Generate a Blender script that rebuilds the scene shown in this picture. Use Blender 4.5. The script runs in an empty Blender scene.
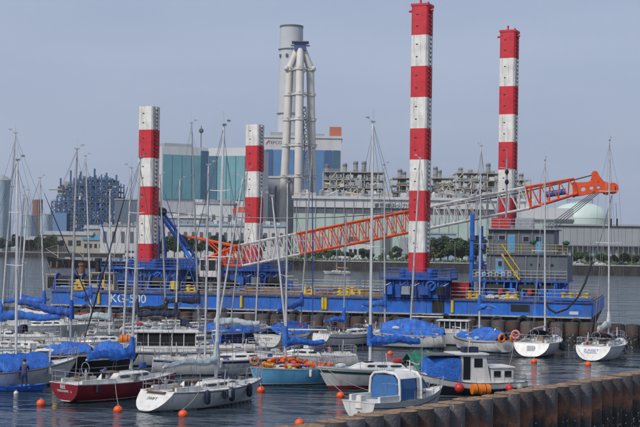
import bpy, bmesh, math, random
from mathutils import Vector, Matrix, noise

# ------------------------------------------------------------------ camera
F = 1400.0; CAMH = 8.3; CX, HY = 320.0, 250.0; ROLL = math.radians(0.8)
CR, SR = math.cos(ROLL), math.sin(ROLL)
scene = bpy.context.scene
col = scene.collection
cam_d = bpy.data.cameras.new('camera'); cam = bpy.data.objects.new('camera', cam_d); col.objects.link(cam)
cam_d.sensor_width = 36; cam_d.lens = F * 36 / 640
cam_d.shift_y = (HY - 213.5) / 640
cam_d.clip_start = 0.5; cam_d.clip_end = 9000
cam.matrix_world = Matrix(((CR, -SR, 0, 0), (0, 0, -1, 0), (SR, CR, 0, CAMH), (0, 0, 0, 1)))
scene.camera = cam

# ------------------------------------------------------------------ sky, sun, exposure
SUN_EL, SUN_AZ = math.radians(43), math.radians(-138)     # azimuth clockwise from +Y: behind the camera, to the left
world = bpy.data.worlds.new('World'); scene.world = world; world.use_nodes = True
wn = world.node_tree.nodes; wl = world.node_tree.links
bg = wn['Background']
sky = wn.new('ShaderNodeTexSky'); sky.sky_type = 'NISHITA'; sky.sun_disc = False
sky.sun_elevation = SUN_EL; sky.sun_rotation = SUN_AZ
sky.air_density = 1.0; sky.dust_density = 4.0; sky.ozone_density = 2.0
tc = wn.new('ShaderNodeTexCoord'); mp = wn.new('ShaderNodeMapping'); mp.inputs['Scale'].default_value = (1, 1, 4.5)
nz = wn.new('ShaderNodeTexNoise'); nz.inputs['Scale'].default_value = 2.6; nz.inputs['Detail'].default_value = 6
rp = wn.new('ShaderNodeValToRGB')
rp.color_ramp.elements[0].position = 0.3; rp.color_ramp.elements[0].color = (2.42, 2.90, 4.05, 1)
rp.color_ramp.elements[1].position = 0.75; rp.color_ramp.elements[1].color = (3.20, 3.66, 4.72, 1)
mx = wn.new('ShaderNodeMix'); mx.data_type = 'RGBA'; mx.inputs['Factor'].default_value = 0.86
wl.new(tc.outputs['Generated'], mp.inputs['Vector']); wl.new(mp.outputs['Vector'], nz.inputs['Vector'])
wl.new(nz.outputs['Fac'], rp.inputs['Fac'])
wl.new(sky.outputs['Color'], mx.inputs[6]); wl.new(rp.outputs['Color'], mx.inputs[7])
wl.new(mx.outputs[2], bg.inputs['Color']); bg.inputs['Strength'].default_value = 0.1
sun_d = bpy.data.lights.new('sun', 'SUN'); sun = bpy.data.objects.new('sun', sun_d); col.objects.link(sun)
sun_d.energy = 2.0; sun_d.angle = math.radians(9); sun_d.color = (1.0, 0.95, 0.88)
sdir = Vector((math.sin(SUN_AZ) * math.cos(SUN_EL), math.cos(SUN_AZ) * math.cos(SUN_EL), math.sin(SUN_EL)))
sun.rotation_euler = (-sdir).to_track_quat('-Z', 'Y').to_euler()
scene.view_settings.view_transform = 'Standard'; scene.view_settings.look = 'None'
scene.view_settings.exposure = 0.5; scene.view_settings.gamma = 1
scene.render.engine = 'CYCLES'
scene.cycles.use_denoising = True
scene.cycles.max_bounces = 6; scene.cycles.volume_bounces = 0; scene.cycles.transparent_max_bounces = 12
scene.cycles.volume_step_rate = 4

# ------------------------------------------------------------------ pixel to place
def P(px, py, D):
    u = (px - CX) / F; v = (HY - py) / F
    return Vector(((u * CR - v * SR) * D, D, (u * SR + v * CR) * D + CAMH))
def G(px, py, z=0.0):
    u = (px - CX) / F; v = (HY - py) / F
    D = (z - CAMH) / (u * SR + v * CR)
    return Vector(((u * CR - v * SR) * D, D, z))
def S(D): return F / D           # pixels per metre at distance D
R = math.radians

# ------------------------------------------------------------------ materials
MATS = {}
def mat(name, c, rough=0.6, metal=0.0, var=0.12, vs=3.0, bump=0.0, bs=30.0, streak=0.0, c2=None, coat=0.0, emit=None):
    if name in MATS: return MATS[name]
    m = bpy.data.materials.new(name); m.use_nodes = True
    n = m.node_tree.nodes; l = m.node_tree.links; b = n['Principled BSDF']
    b.inputs['Roughness'].default_value = rough; b.inputs['Metallic'].default_value = metal
    if coat: b.inputs['Coat Weight'].default_value = coat; b.inputs['Coat Roughness'].default_value = 0.15
    t = n.new('ShaderNodeTexCoord')
    nz = n.new('ShaderNodeTexNoise'); nz.inputs['Scale'].default_value = vs; nz.inputs['Detail'].default_value = 6
    nz.inputs['Roughness'].default_value = 0.65
    l.new(t.outputs['Object'], nz.inputs['Vector'])
    rr = n.new('ShaderNodeValToRGB')
    d = c2 if c2 else tuple(x * (1 - 2.2 * var) for x in c)
    rr.color_ramp.elements[0].position = 0.32; rr.color_ramp.elements[0].color = (*[max(x, 0) for x in d], 1)
    rr.color_ramp.elements[1].position = 0.62; rr.color_ramp.elements[1].color = (*c, 1)
    l.new(nz.outputs['Fac'], rr.inputs['Fac'])
    out = rr.outputs['Color']
    if streak:
        mp = n.new('ShaderNodeMapping'); mp.inputs['Scale'].default_value = (vs * 3, vs * 3, vs * 0.18)
        n2 = n.new('ShaderNodeTexNoise'); n2.inputs['Scale'].default_value = 1.0; n2.inputs['Detail'].default_value = 5
        l.new(t.outputs['Object'], mp.inputs['Vector']); l.new(mp.outputs['Vector'], n2.inputs['Vector'])
        r2 = n.new('ShaderNodeValToRGB'); r2.color_ramp.elements[0].position = 0.5; r2.color_ramp.elements[1].position = 0.75
        r2.color_ramp.elements[0].color = (0, 0, 0, 1); r2.color_ramp.elements[1].color = (streak, streak, streak, 1)
        l.new(n2.outputs['Fac'], r2.inputs['Fac'])
        mm = n.new('ShaderNodeMix'); mm.data_type = 'RGBA'
        l.new(r2.outputs['Color'], mm.inputs['Factor']); l.new(out, mm.inputs[6])
        mm.inputs[7].default_value = (0.11, 0.075, 0.05, 1)
        out = mm.outputs[2]
    l.new(out, b.inputs['Base Color'])
    if bump:
        nb = n.new('ShaderNodeTexNoise'); nb.inputs['Scale'].default_value = bs; nb.inputs['Detail'].default_value = 4
        l.new(t.outputs['Object'], nb.inputs['Vector'])
        bp = n.new('ShaderNodeBump'); bp.inputs['Strength'].default_value = bump; bp.inputs['Distance'].default_value = 0.05
        l.new(nb.outputs['Fac'], bp.inputs['Height']); l.new(bp.outputs['Normal'], b.inputs['Normal'])
    if emit: b.inputs['Emission Color'].default_value = (*c, 1); b.inputs['Emission Strength'].default_value = emit
    MATS[name] = m
    return m

WHITE = mat('white_gelcoat', (0.68, 0.68, 0.66), 0.45, var=0.09, vs=1.4, streak=0.28)
WHITE2 = mat('off_white_gelcoat', (0.68, 0.68, 0.66), 0.38, var=0.12, vs=1.1, streak=0.55)
GREYHULL = mat('grey_gelcoat', (0.50, 0.53, 0.55), 0.42, var=0.12, vs=1.2, streak=0.5)
DECK = mat('deck_white', (0.70, 0.70, 0.67), 0.6, var=0.14, vs=2.2, streak=0.3)
DECKBLUE = mat('deck_pale_blue', (0.38, 0.60, 0.70), 0.6, var=0.1)
TEAK = mat('teak', (0.25, 0.16, 0.09), 0.7, var=0.2, vs=6)
REDHULL = mat('red_hull', (0.24, 0.012, 0.025), 0.3, var=0.18, vs=1.5, coat=0.3)
NAVY = mat('navy_hull', (0.012, 0.014, 0.03), 0.35, var=0.2, coat=0.2)
BLACKHULL = mat('black_hull', (0.012, 0.013, 0.016), 0.45, var=0.2)
PURPLE = mat('purple_blue_hull', (0.035, 0.05, 0.22), 0.35, var=0.15)
SKYHULL = mat('light_blue_hull', (0.15, 0.46, 0.74), 0.4, var=0.14, vs=1.2, streak=0.35)
STRIPEBLUE = mat('stripe_navy', (0.015, 0.03, 0.13), 0.4)
STRIPEGREEN = mat('stripe_green', (0.012, 0.07, 0.05), 0.4)
STRIPERED = mat('stripe_red', (0.35, 0.02, 0.03), 0.45)
ANTIFOUL = mat('antifouling_dark', (0.035, 0.03, 0.035), 0.7, var=0.25)
ANTIRED = mat('antifouling_red', (0.16, 0.015, 0.025), 0.7, var=0.25)
GLASS = mat('dark_window', (0.018, 0.022, 0.028), 0.12, var=0.05)
GLASSB = mat('blue_canvas_window', (0.045, 0.14, 0.36), 0.35, var=0.1)
ALU = mat('mast_aluminium', (0.60, 0.61, 0.62), 0.42, 0.1, var=0.1)
ALUW = mat('mast_white', (0.68, 0.69, 0.70), 0.45, var=0.08)
ALUD = mat('mast_dull', (0.40, 0.41, 0.42), 0.5, 0.1, var=0.1)
STEEL = mat('stainless_rail', (0.55, 0.56, 0.58), 0.3, 0.8, var=0.1)
WIRE = mat('wire_rope', (0.16, 0.165, 0.18), 0.5, 0.5)
BLUE = mat('blue_canvas', (0.020, 0.155, 0.60), 0.7, vs=1.9, c2=(0.006, 0.060, 0.30), bump=0.9, bs=9, streak=.22)
BLUE2 = mat('deep_blue_canvas', (0.020, 0.095, 0.42), 0.75, vs=2.1, c2=(0.008, 0.035, 0.19), bump=0.9, bs=9, streak=.2)
NAVYC = mat('navy_canvas', (0.012, 0.02, 0.06), 0.8, var=0.2, bump=0.4, bs=8)
BLACKC = mat('black_canvas', (0.012, 0.012, 0.014), 0.85, var=0.2)
GREYC = mat('grey_canvas', (0.40, 0.47, 0.50), 0.8, var=0.15, vs=2, bump=0.4, bs=8)
DGREYC = mat('dark_grey_canvas', (0.12, 0.125, 0.13), 0.8, var=0.15, bump=0.4, bs=8)
WHITEC = mat('white_canvas', (0.62, 0.62, 0.60), 0.8, var=0.12, bump=0.4, bs=8)
GREENC = mat('green_tarp', (0.03, 0.19, 0.115), 0.75, var=0.2, vs=2, bump=0.5, bs=6)
ORANGE = mat('orange_buoy', (0.80, 0.10, 0.012), 0.5, var=0.12, vs=8)
ORANGE2 = mat('orange_plastic', (0.75, 0.19, 0.012), 0.5, var=0.12, vs=6)
REDB = mat('red_ball', (0.55, 0.03, 0.03), 0.45, var=0.12, vs=8)
YELLOWB = mat('yellow_float', (0.70, 0.40, 0.03), 0.5, var=0.12, vs=8)
FENDER = mat('navy_fender', (0.012, 0.018, 0.05), 0.45, var=0.2, vs=8)
GREYF = mat('grey_fender', (0.35, 0.35, 0.36), 0.55, var=0.2, vs=8)
PINK = mat('pink_ring', (0.62, 0.24, 0.24), 0.6, var=0.1)
ROPE = mat('rope', (0.45, 0.42, 0.36), 0.85, var=0.2, vs=10)
TEXTD = mat('lettering_dark', (0.03, 0.03, 0.04), 0.6)
TEXTW = mat('lettering_white', (0.75, 0.75, 0.73), 0.6)
TEXTB = mat('lettering_blue', (0.04, 0.08, 0.40), 0.6)
TEXTR = mat('lettering_red', (0.45, 0.04, 0.05), 0.6)
BARGE = mat('barge_blue', (0.010, 0.150, 0.62), 0.5, vs=0.9, c2=(0.006, 0.085, 0.38), streak=0.65, coat=0.1, bump=.25, bs=1.2)
BARGED = mat('barge_blue_machinery', (0.010, 0.095, 0.42), 0.55, var=0.25, vs=1.5, streak=0.35)
BARGEK = mat('barge_black', (0.018, 0.018, 0.02), 0.7, var=0.3, streak=0.5)
DECKRUST = mat('barge_deck_brown', (0.21, 0.155, 0.12), 0.85, var=0.2, vs=0.6, c2=(0.10, 0.075, 0.06))
PLANK = mat('deck_timber', (0.23, 0.17, 0.13), 0.85, var=0.25, vs=1.2)
SPUDR = mat('spud_red', (0.60, 0.018, 0.035), 0.5, vs=1.3, c2=(0.42, 0.012, 0.025), streak=0.4)
SPUDW = mat('spud_white', (0.76, 0.76, 0.73), 0.5, vs=1.3, c2=(0.58, 0.57, 0.53), streak=0.55)
RUSTY = mat('rust', (0.24, 0.12, 0.055), 0.85, var=0.3, vs=3, c2=(0.08, 0.04, 0.025))
YELLOW = mat('yellow_paint', (0.68, 0.46, 0.02), 0.55, var=0.12, vs=3, streak=0.2)
CRORANGE = mat('crane_orange', (0.72, 0.085, 0.015), 0.45, var=0.12, vs=1.5, streak=0.15)
CRWHITE = mat('crane_white', (0.62, 0.62, 0.61), 0.5, var=0.12, vs=1.5, streak=0.25)
HOUSEG = mat('deckhouse_grey', (0.105, 0.125, 0.155), 0.6, var=0.12, vs=0.8, streak=0.35)
HOUSEB = mat('door_blue', (0.06, 0.30, 0.55), 0.5)
REDBOX = mat('red_container', (0.45, 0.02, 0.025), 0.55, var=0.15, streak=0.2)
RUBBER = mat('rubber_black', (0.015, 0.015, 0.016), 0.8, var=0.2)
RAILG = mat('railing_grey', (0.32, 0.34, 0.37), 0.5, 0.3)
CONC = mat('concrete', (0.33, 0.34, 0.34), 0.85, var=0.15, vs=0.25, streak=0.3)
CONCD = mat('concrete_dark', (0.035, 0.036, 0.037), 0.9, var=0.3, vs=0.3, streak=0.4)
GROUND = mat('yard_ground', (0.20, 0.20, 0.18), 0.95, var=0.2, vs=0.05)
PLWHITE = mat('plant_white', (0.56, 0.57, 0.58), 0.6, var=0.06, vs=0.05, streak=0.12)
PLGREY = mat('plant_grey', (0.31, 0.335, 0.36), 0.65, var=0.08, vs=0.05, streak=0.15)
PLDGREY = mat('plant_dark_grey', (0.10, 0.11, 0.13), 0.6, var=0.1, vs=0.05)
PLTEAL = mat('teal_cladding', (0.15, 0.34, 0.39), 0.5, var=0.08, vs=0.08)
PLTEALD = mat('dark_blue_cladding', (0.05, 0.13, 0.21), 0.5, var=0.08, vs=0.08)
PLBLUE = mat('blue_cladding', (0.10, 0.24, 0.46), 0.4, var=0.1, vs=0.06)
PLBLUED = mat('deep_blue_cladding', (0.05, 0.12, 0.28), 0.4, var=0.1, vs=0.06)
PLGREEN = mat('pale_green_cladding', (0.40, 0.50, 0.46), 0.6, var=0.06, vs=0.06, streak=0.12)
PLCREAM = mat('cream_steel', (0.50, 0.47, 0.38), 0.6, var=0.12, vs=0.1)
PLRED = mat('terracotta_box', (0.42, 0.13, 0.07), 0.7, var=0.1, vs=0.1)
FLUE = mat('flue_cream', (0.61, 0.59, 0.55), 0.6, var=0.08, vs=0.06, streak=0.2)
CHIM = mat('chimney_concrete', (0.48, 0.50, 0.53), 0.75, var=0.08, vs=0.04, streak=0.15)
STEELB = mat('blue_steelwork', (0.06, 0.13, 0.27), 0.6, var=0.2, vs=0.1)
STEELG = mat('grey_steelwork', (0.26, 0.28, 0.30), 0.6, var=0.2, vs=0.1)
TANKB = mat('pale_blue_tank', (0.30, 0.42, 0.52), 0.5, var=0.08, vs=0.06, streak=0.2)
DOMEW = mat('pale_green_dome', (0.55, 0.66, 0.60), 0.5, var=0.06, vs=0.06)
ROOFB = mat('blue_roof', (0.06, 0.24, 0.38), 0.6)
BEIGE = mat('beige_wall', (0.40, 0.37, 0.31), 0.8, var=0.1, vs=0.1, streak=0.2)
BARK = mat('bark', (0.07, 0.05, 0.035), 0.9)
LEAF = [mat('foliage_%d' % i, c, 0.75, var=0.3, vs=0.35, c2=tuple(x * 0.45 for x in c)) for i, c in enumerate(
    [(0.040, 0.075, 0.028), (0.060, 0.105, 0.032), (0.030, 0.052, 0.028), (0.09, 0.12, 0.04)])]
SKIN = mat('skin', (0.42, 0.26, 0.19), 0.6)
CLOTHB = mat('navy_overalls', (0.025, 0.035, 0.12), 0.85, var=0.2)
CLOTHP = mat('purple_blue_jacket', (0.06, 0.065, 0.16), 0.85, var=0.2)
HAIR = mat('dark_hair', (0.012, 0.010, 0.010), 0.7)

def pile_mat(name='pile_steel', dull=1.0):
    m = bpy.data.materials.new(name); m.use_nodes = True
    n = m.node_tree.nodes; l = m.node_tree.links; b = n['Principled BSDF']; b.inputs['Roughness'].default_value = 0.75
    t = n.new('ShaderNodeTexCoord'); g = n.new('ShaderNodeNewGeometry'); oi = n.new('ShaderNodeObjectInfo')
    sp = n.new('ShaderNodeSeparateXYZ'); l.new(g.outputs['Position'], sp.inputs[0])
    n1 = n.new('ShaderNodeTexNoise'); n1.inputs['Scale'].default_value = 1.7; n1.inputs['Detail'].default_value = 8; n1.inputs['Roughness'].default_value = 0.7
    l.new(g.outputs['Position'], n1.inputs['Vector'])
    def mth(op, a, b_):
        q = n.new('ShaderNodeMath'); q.operation = op
        for i, v in enumerate((a, b_)):
            if isinstance(v, (int, float)): q.inputs[i].default_value = v
            else: l.new(v, q.inputs[i])
        return q.outputs[0]
    jit = mth('MULTIPLY', mth('SUBTRACT', n1.outputs['Fac'], 0.5), 1.9)
    jit = mth('ADD', jit, mth('MULTIPLY', mth('SUBTRACT', oi.outputs['Random'], 0.5), 0.5))
    zz = mth('DIVIDE', mth('ADD', mth('ADD', sp.outputs['Z'], jit), -0.05), 3.2)
    rr = n.new('ShaderNodeValToRGB'); cr = rr.color_ramp
    pts = [(0.0, (0.010, 0.012, 0.012)), (0.28, (0.014, 0.016, 0.017)), (0.36, (0.05, 0.035, 0.028)), (0.46, (0.20 * dull, 0.085 * dull, 0.040)),
           (0.55, (0.10 * dull, 0.05, 0.038)), (0.64, (0.055, 0.050, 0.052)), (1.0, (0.075, 0.078, 0.086))]
    cr.elements[0].position, cr.elements[0].color = pts[0][0], (*pts[0][1], 1)
    cr.elements[1].position, cr.elements[1].color = pts[-1][0], (*pts[-1][1], 1)
    for p, c in pts[1:-1]:
        e = cr.elements.new(p); e.color = (*c, 1)
    l.new(zz, rr.inputs['Fac'])
    # rusty runs
    mp = n.new('ShaderNodeMapping'); mp.inputs['Scale'].default_value = (5, 5, 0.5)
    l.new(g.outputs['Position'], mp.inputs['Vector'])
    n2 = n.new('ShaderNodeTexNoise'); n2.inputs['Scale'].default_value = 1; n2.inputs['Detail'].default_value = 6
    l.new(mp.outputs['Vector'], n2.inputs['Vector'])
    r2 = n.new('ShaderNodeValToRGB'); r2.color_ramp.elements[0].position = 0.52; r2.color_ramp.elements[1].position = 0.72
    l.new(n2.outputs['Fac'], r2.inputs['Fac'])
    mm = n.new('ShaderNodeMix'); mm.data_type = 'RGBA'; l.new(mth('MULTIPLY', r2.outputs['Color'], 0.6), mm.inputs['Factor'])
    l.new(rr.outputs['Color'], mm.inputs[6]); mm.inputs[7].default_value = (0.13 * dull, 0.065 * dull, 0.04, 1)
    # barnacles low down
    vo = n.new('ShaderNodeTexVoronoi'); vo.inputs['Scale'].default_value = 9; l.new(g.outputs['Position'], vo.inputs['Vector'])
    sepc = n.new('ShaderNodeSeparateColor'); l.new(vo.outputs['Color'], sepc.inputs[0])
    low = mth('LESS_THAN', mth('ADD', sp.outputs['Z'], jit), 1.05)
    spk = mth('MULTIPLY', mth('MULTIPLY', mth('LESS_THAN', vo.outputs['Distance'], 0.30), mth('GREATER_THAN', sepc.outputs[0], 0.72)), low)
    m3 = n.new('ShaderNodeMix'); m3.data_type = 'RGBA'; l.new(spk, m3.inputs['Factor']); l.new(mm.outputs[2], m3.inputs[6])
    m3.inputs[7].default_value = (0.42, 0.42, 0.40, 1)
    # pale spatter and flaking on the upper part, different on every pile
    ad = n.new('ShaderNodeVectorMath'); ad.operation = 'ADD'; l.new(g.outputs['Position'], ad.inputs[0])
    cb = n.new('ShaderNodeCombineXYZ'); l.new(mth('MULTIPLY', oi.outputs['Random'], 37.0), cb.inputs[0]); l.new(cb.outputs[0], ad.inputs[1])
    mp4 = n.new('ShaderNodeMapping'); mp4.inputs['Scale'].default_value = (3.2, 3.2, 1.1); l.new(ad.outputs[0], mp4.inputs['Vector'])
    n4 = n.new('ShaderNodeTexNoise'); n4.inputs['Scale'].default_value = 1.6; n4.inputs['Detail'].default_value = 9; n4.inputs['Roughness'].default_value = 0.75; l.new(mp4.outputs['Vector'], n4.inputs['Vector'])
    pale = mth('MULTIPLY', mth('GREATER_THAN', n4.outputs['Fac'], mth('SUBTRACT', 0.70, mth('MULTIPLY', oi.outputs['Random'], 0.09))), mth('GREATER_THAN', sp.outputs['Z'], 1.2))
    m4 = n.new('ShaderNodeMix'); m4.data_type = 'RGBA'; l.new(mth('MULTIPLY', pale, 0.75), m4.inputs['Factor']); l.new(m3.outputs[2], m4.inputs[6]); m4.inputs[7].default_value = (0.26 * dull, 0.25 * dull, 0.24 * dull, 1)
    dk = n.new('ShaderNodeMix'); dk.data_type = 'RGBA'; dk.blend_type = 'MULTIPLY'; dk.inputs['Factor'].default_value = 1; l.new(m4.outputs[2], dk.inputs[6])
    vv = mth('ADD', mth('MULTIPLY', oi.outputs['Random'], 1.0), 0.75); cv = n.new('ShaderNodeCombineColor')
    for q in range(3): l.new(vv, cv.inputs[q])
    l.new(cv.outputs[0], dk.inputs[7]); l.new(dk.outputs[2], b.inputs['Base Color'])
    bp = n.new('ShaderNodeBump'); bp.inputs['Strength'].default_value = 0.9; bp.inputs['Distance'].default_value = 0.04
    n3 = n.new('ShaderNodeTexNoise'); n3.inputs['Scale'].default_value = 9; n3.inputs['Detail'].default_value = 5
    l.new(g.outputs['Position'], n3.inputs['Vector']); l.new(n3.outputs['Fac'], bp.inputs['Height']); l.new(bp.outputs['Normal'], b.inputs['Normal'])
    return m
PILE = pile_mat(); PILEB = pile_mat('pile_steel_dull', 0.45)
PILETOP = mat('pile_top_rust', (0.30, 0.20, 0.125), 0.9, var=0.3, vs=2.5, c2=(0.12, 0.07, 0.045), bump=0.6, bs=12)

def water_mat():
    m = bpy.data.materials.new('harbour_water'); m.use_nodes = True
    n = m.node_tree.nodes; l = m.node_tree.links; b = n['Principled BSDF']
    b.inputs['Base Color'].default_value = (0.026, 0.044, 0.060, 1); b.inputs['Roughness'].default_value = 0.06
    b.inputs['IOR'].default_value = 1.34
    g = n.new('ShaderNodeNewGeometry')
    last = None
    for sc_, st, dist, w in ((0.09, 0.5, 0.9, 1.0), (0.35, 0.5, 0.25, 1.0), (1.2, 0.5, 0.08, 1.0), (4.0, 0.4, 0.015, 1.0)):
        mp = n.new('ShaderNodeMapping'); mp.inputs['Rotation'].default_value = (0, 0, R(20)); mp.inputs['Scale'].default_value = (0.75, 1.25, 1)
        l.new(g.outputs['Position'], mp.inputs['Vector'])
        z = n.new('ShaderNodeTexNoise'); z.inputs['Scale'].default_value = sc_; z.inputs['Detail'].default_value = 3; z.inputs['Distortion'].default_value = 0.6
        l.new(mp.outputs['Vector'], z.inputs['Vector'])
        bp = n.new('ShaderNodeBump'); bp.inputs['Strength'].default_value = st; bp.inputs['Distance'].default_value = dist * w * 2
        l.new(z.outputs['Fac'], bp.inputs['Height'])
        if last: l.new(last, bp.inputs['Normal'])
        last = bp.outputs['Normal']
    l.new(last, b.inputs['Normal'])
    return m
WATER = water_mat()

# ------------------------------------------------------------------ mesh helpers
class MB:
    def __init__(s): s.v = []; s.f = []
    def add(s, vs, fs):
        o = len(s.v); s.v += [Vector(p) for p in vs]; s.f += [tuple(i + o for i in f) for f in fs]; return s
    def box(s, c, sz, rz=0.0, taper=1.0):
        x, y, z = (q / 2 for q in sz); c = Vector(c); M = Matrix.Rotation(rz, 3, 'Z')
        vs = []
        for k, zz in ((1, -z), (taper, z)):
            for a, b in ((-1, -1), (1, -1), (1, 1), (-1, 1)): vs.append(c + M @ Vector((a * x * k, b * y * k, zz)))
        return s.add(vs, [(3, 2, 1, 0), (4, 5, 6, 7), (0, 1, 5, 4), (1, 2, 6, 5), (2, 3, 7, 6), (3, 0, 4, 7)])
    def box2(s, a, b):
        return s.box([(p + q) / 2 for p, q in zip(a, b)], [abs(q - p) for p, q in zip(a, b)])
    def tube(s, p0, p1, r, n=6, r1=None, cap=True):
        p0, p1 = Vector(p0), Vector(p1); r1 = r if r1 is None else r1
        d = p1 - p0
        if d.length < 1e-6: return s
        d.normalize(); a = d.orthogonal().normalized(); b = d.cross(a)
        vs = []
        for p, q in ((p0, r), (p1, r1)):
            for i in range(n):
                t = 2 * math.pi * i / n; vs.append(p + (a * math.cos(t) + b * math.sin(t)) * q)
        fs = [(i, (i + 1) % n, n + (i + 1) % n, n + i) for i in range(n)]
        if cap: fs += [tuple(reversed(range(n))), tuple(range(n, 2 * n))]
        return s.add(vs, fs)
    def path(s, pts, r, n=6):
        pts = [Vector(p) for p in pts]; rs = r if isinstance(r, (list, tuple)) else [r] * len(pts)
        vs = []; a = None
        for i, p in enumerate(pts):
            d = (pts[min(i + 1, len(pts) - 1)] - pts[max(i - 1, 0)]).normalized()
            a = d.orthogonal().normalized() if a is None else (a - d * a.dot(d)).normalized()
            b = d.cross(a)
            for k in range(n):
                t = 2 * math.pi * k / n; vs.append(p + (a * math.cos(t) + b * math.sin(t)) * rs[i])
        fs = []
        for i in range(len(pts) - 1):
            for k in range(n): fs.append((i * n + k, i * n + (k + 1) % n, (i + 1) * n + (k + 1) % n, (i + 1) * n + k))
        fs += [tuple(reversed(range(n))), tuple(range((len(pts) - 1) * n, len(pts) * n))]
        return s.add(vs, fs)
    def lathe(s, prof, c=(0, 0, 0), n=24, capb=True, capt=True):
        c = Vector(c); vs = []
        for r, z in prof:
            for i in range(n):
                t = 2 * math.pi * i / n; vs.append(c + Vector((r * math.cos(t), r * math.sin(t), z)))
        fs = []
        for j in range(len(prof) - 1):
            for i in range(n): fs.append((j * n + i, j * n + (i + 1) % n, (j + 1) * n + (i + 1) % n, (j + 1) * n + i))
        if capb: fs.append(tuple(reversed(range(n))))
        if capt: fs.append(tuple(range((len(prof) - 1) * n, len(prof) * n)))
        return s.add(vs, fs)
    def ball(s, c, r, n=10, sz=(1, 1, 1)):
        c = Vector(c); m = n // 2 + 1; vs = [c + Vector((0, 0, r * sz[2]))]
        for j in range(1, m):
            ph = math.pi * j / m
            for i in range(n):
                t = 2 * math.pi * i / n
                vs.append(c + Vector((r * sz[0] * math.sin(ph) * math.cos(t), r * sz[1] * math.sin(ph) * math.sin(t), r * sz[2] * math.cos(ph))))
        vs.append(c - Vector((0, 0, r * sz[2]))); e = len(vs) - 1
        fs = [(0, 1 + i, 1 + (i + 1) % n) for i in range(n)]
        for j in range(m - 2):
            for i in range(n): fs.append((1 + j * n + i, 1 + (j + 1) * n + i, 1 + (j + 1) * n + (i + 1) % n, 1 + j * n + (i + 1) % n))
        b = 1 + (m - 2) * n
        fs += [(e, b + (i + 1) % n, b + i) for i in range(n)]
        return s.add(vs, fs)
    def grid(s, rows, close=False):
        n = len(rows[0]); vs = [p for r in rows for p in r]; fs = []
        for j in range(len(rows) - 1):
            for i in range(n if close else n - 1): fs.append((j * n + i, j * n + (i + 1) % n, (j + 1) * n + (i + 1) % n, (j + 1) * n + i))
        return s.add(vs, fs)
    def prism(s, poly, z0, z1):
        n = len(poly); vs = [(x, y, z0) for x, y in poly] + [(x, y, z1) for x, y in poly]
        return s.add(vs, [tuple(reversed(range(n))), tuple(range(n, 2 * n))] + [(i, (i + 1) % n, n + (i + 1) % n, n + i) for i in range(n)])
    def torus(s, c, R_, r, axis=(0, 1, 0), n=18, m=8):
        c = Vector(c); ax = Vector(axis).normalized(); a = ax.orthogonal().normalized(); b = ax.cross(a); rows = []
        for i in range(n + 1):
            t = 2 * math.pi * i / n; d = a * math.cos(t) + b * math.sin(t)
            rows.append([c + d * (R_ + r * math.cos(2 * math.pi * k / m)) + ax * (r * math.sin(2 * math.pi * k / m)) for k in range(m)])
        return s.grid(rows, True)
    def mesh(s, name, m, smooth=False):
        me = bpy.data.meshes.new(name); me.from_pydata([tuple(p) for p in s.v], [], s.f); me.update()
        if m: me.materials.append(m)
        if smooth:
            for p in me.polygons: p.use_smooth = True
            try: me.set_sharp_from_angle(angle=R(40))
            except Exception: pass
        return me
    def build(s, name, m, parent=None, smooth=False):
        o = bpy.data.objects.new(name, s.mesh(name, m, smooth)); col.objects.link(o)
        if parent: o.parent = parent
        return o
def recalc(o):
    bm = bmesh.new(); bm.from_mesh(o.data); bmesh.ops.recalc_face_normals(bm, faces=bm.faces); bm.to_mesh(o.data); bm.free()
    return o
def tag(o, label=None, cat=None, group=None, kind=None):
    if label: o['label'] = label
    if cat: o['category'] = cat
    if group: o['group'] = group
    if kind: o['kind'] = kind
    return o
def empty(name, loc=(0, 0, 0), rz=0.0, label=None, cat=None, group=None):
    o = bpy.data.objects.new(name, None); col.objects.link(o); o.location = loc; o.rotation_euler = (0, 0, rz)
    o.empty_display_size = 0.2
    return tag(o, label, cat, group)
def inst(me, name, parent=None, loc=(0, 0, 0), rz=0.0, sc=None):
    o = bpy.data.objects.new(name, me); col.objects.link(o); o.location = loc; o.rotation_euler = (0, 0, rz)
    if sc: o.scale = sc
    if parent: o.parent = parent
    return o
def text(name, s, size, m, parent, loc, rot, ext=0.004, align='CENTER'):
    cu = bpy.data.curves.new(name, 'FONT'); cu.body = s; cu.size = size; cu.extrude = ext; cu.align_x = align; cu.align_y = 'CENTER'
    t = bpy.data.objects.new(name, cu); col.objects.link(t)
    dg = bpy.context.evaluated_depsgraph_get(); me = bpy.data.meshes.new_from_object(t.evaluated_get(dg))
    bpy.data.objects.remove(t); me.materials.clear(); me.materials.append(m)
    o = bpy.data.objects.new(name, me); col.objects.link(o); o.parent = parent; o.location = loc
    if isinstance(rot, Matrix): o.rotation_euler = rot.to_euler()
    else: o.rotation_euler = rot
    return o
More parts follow.
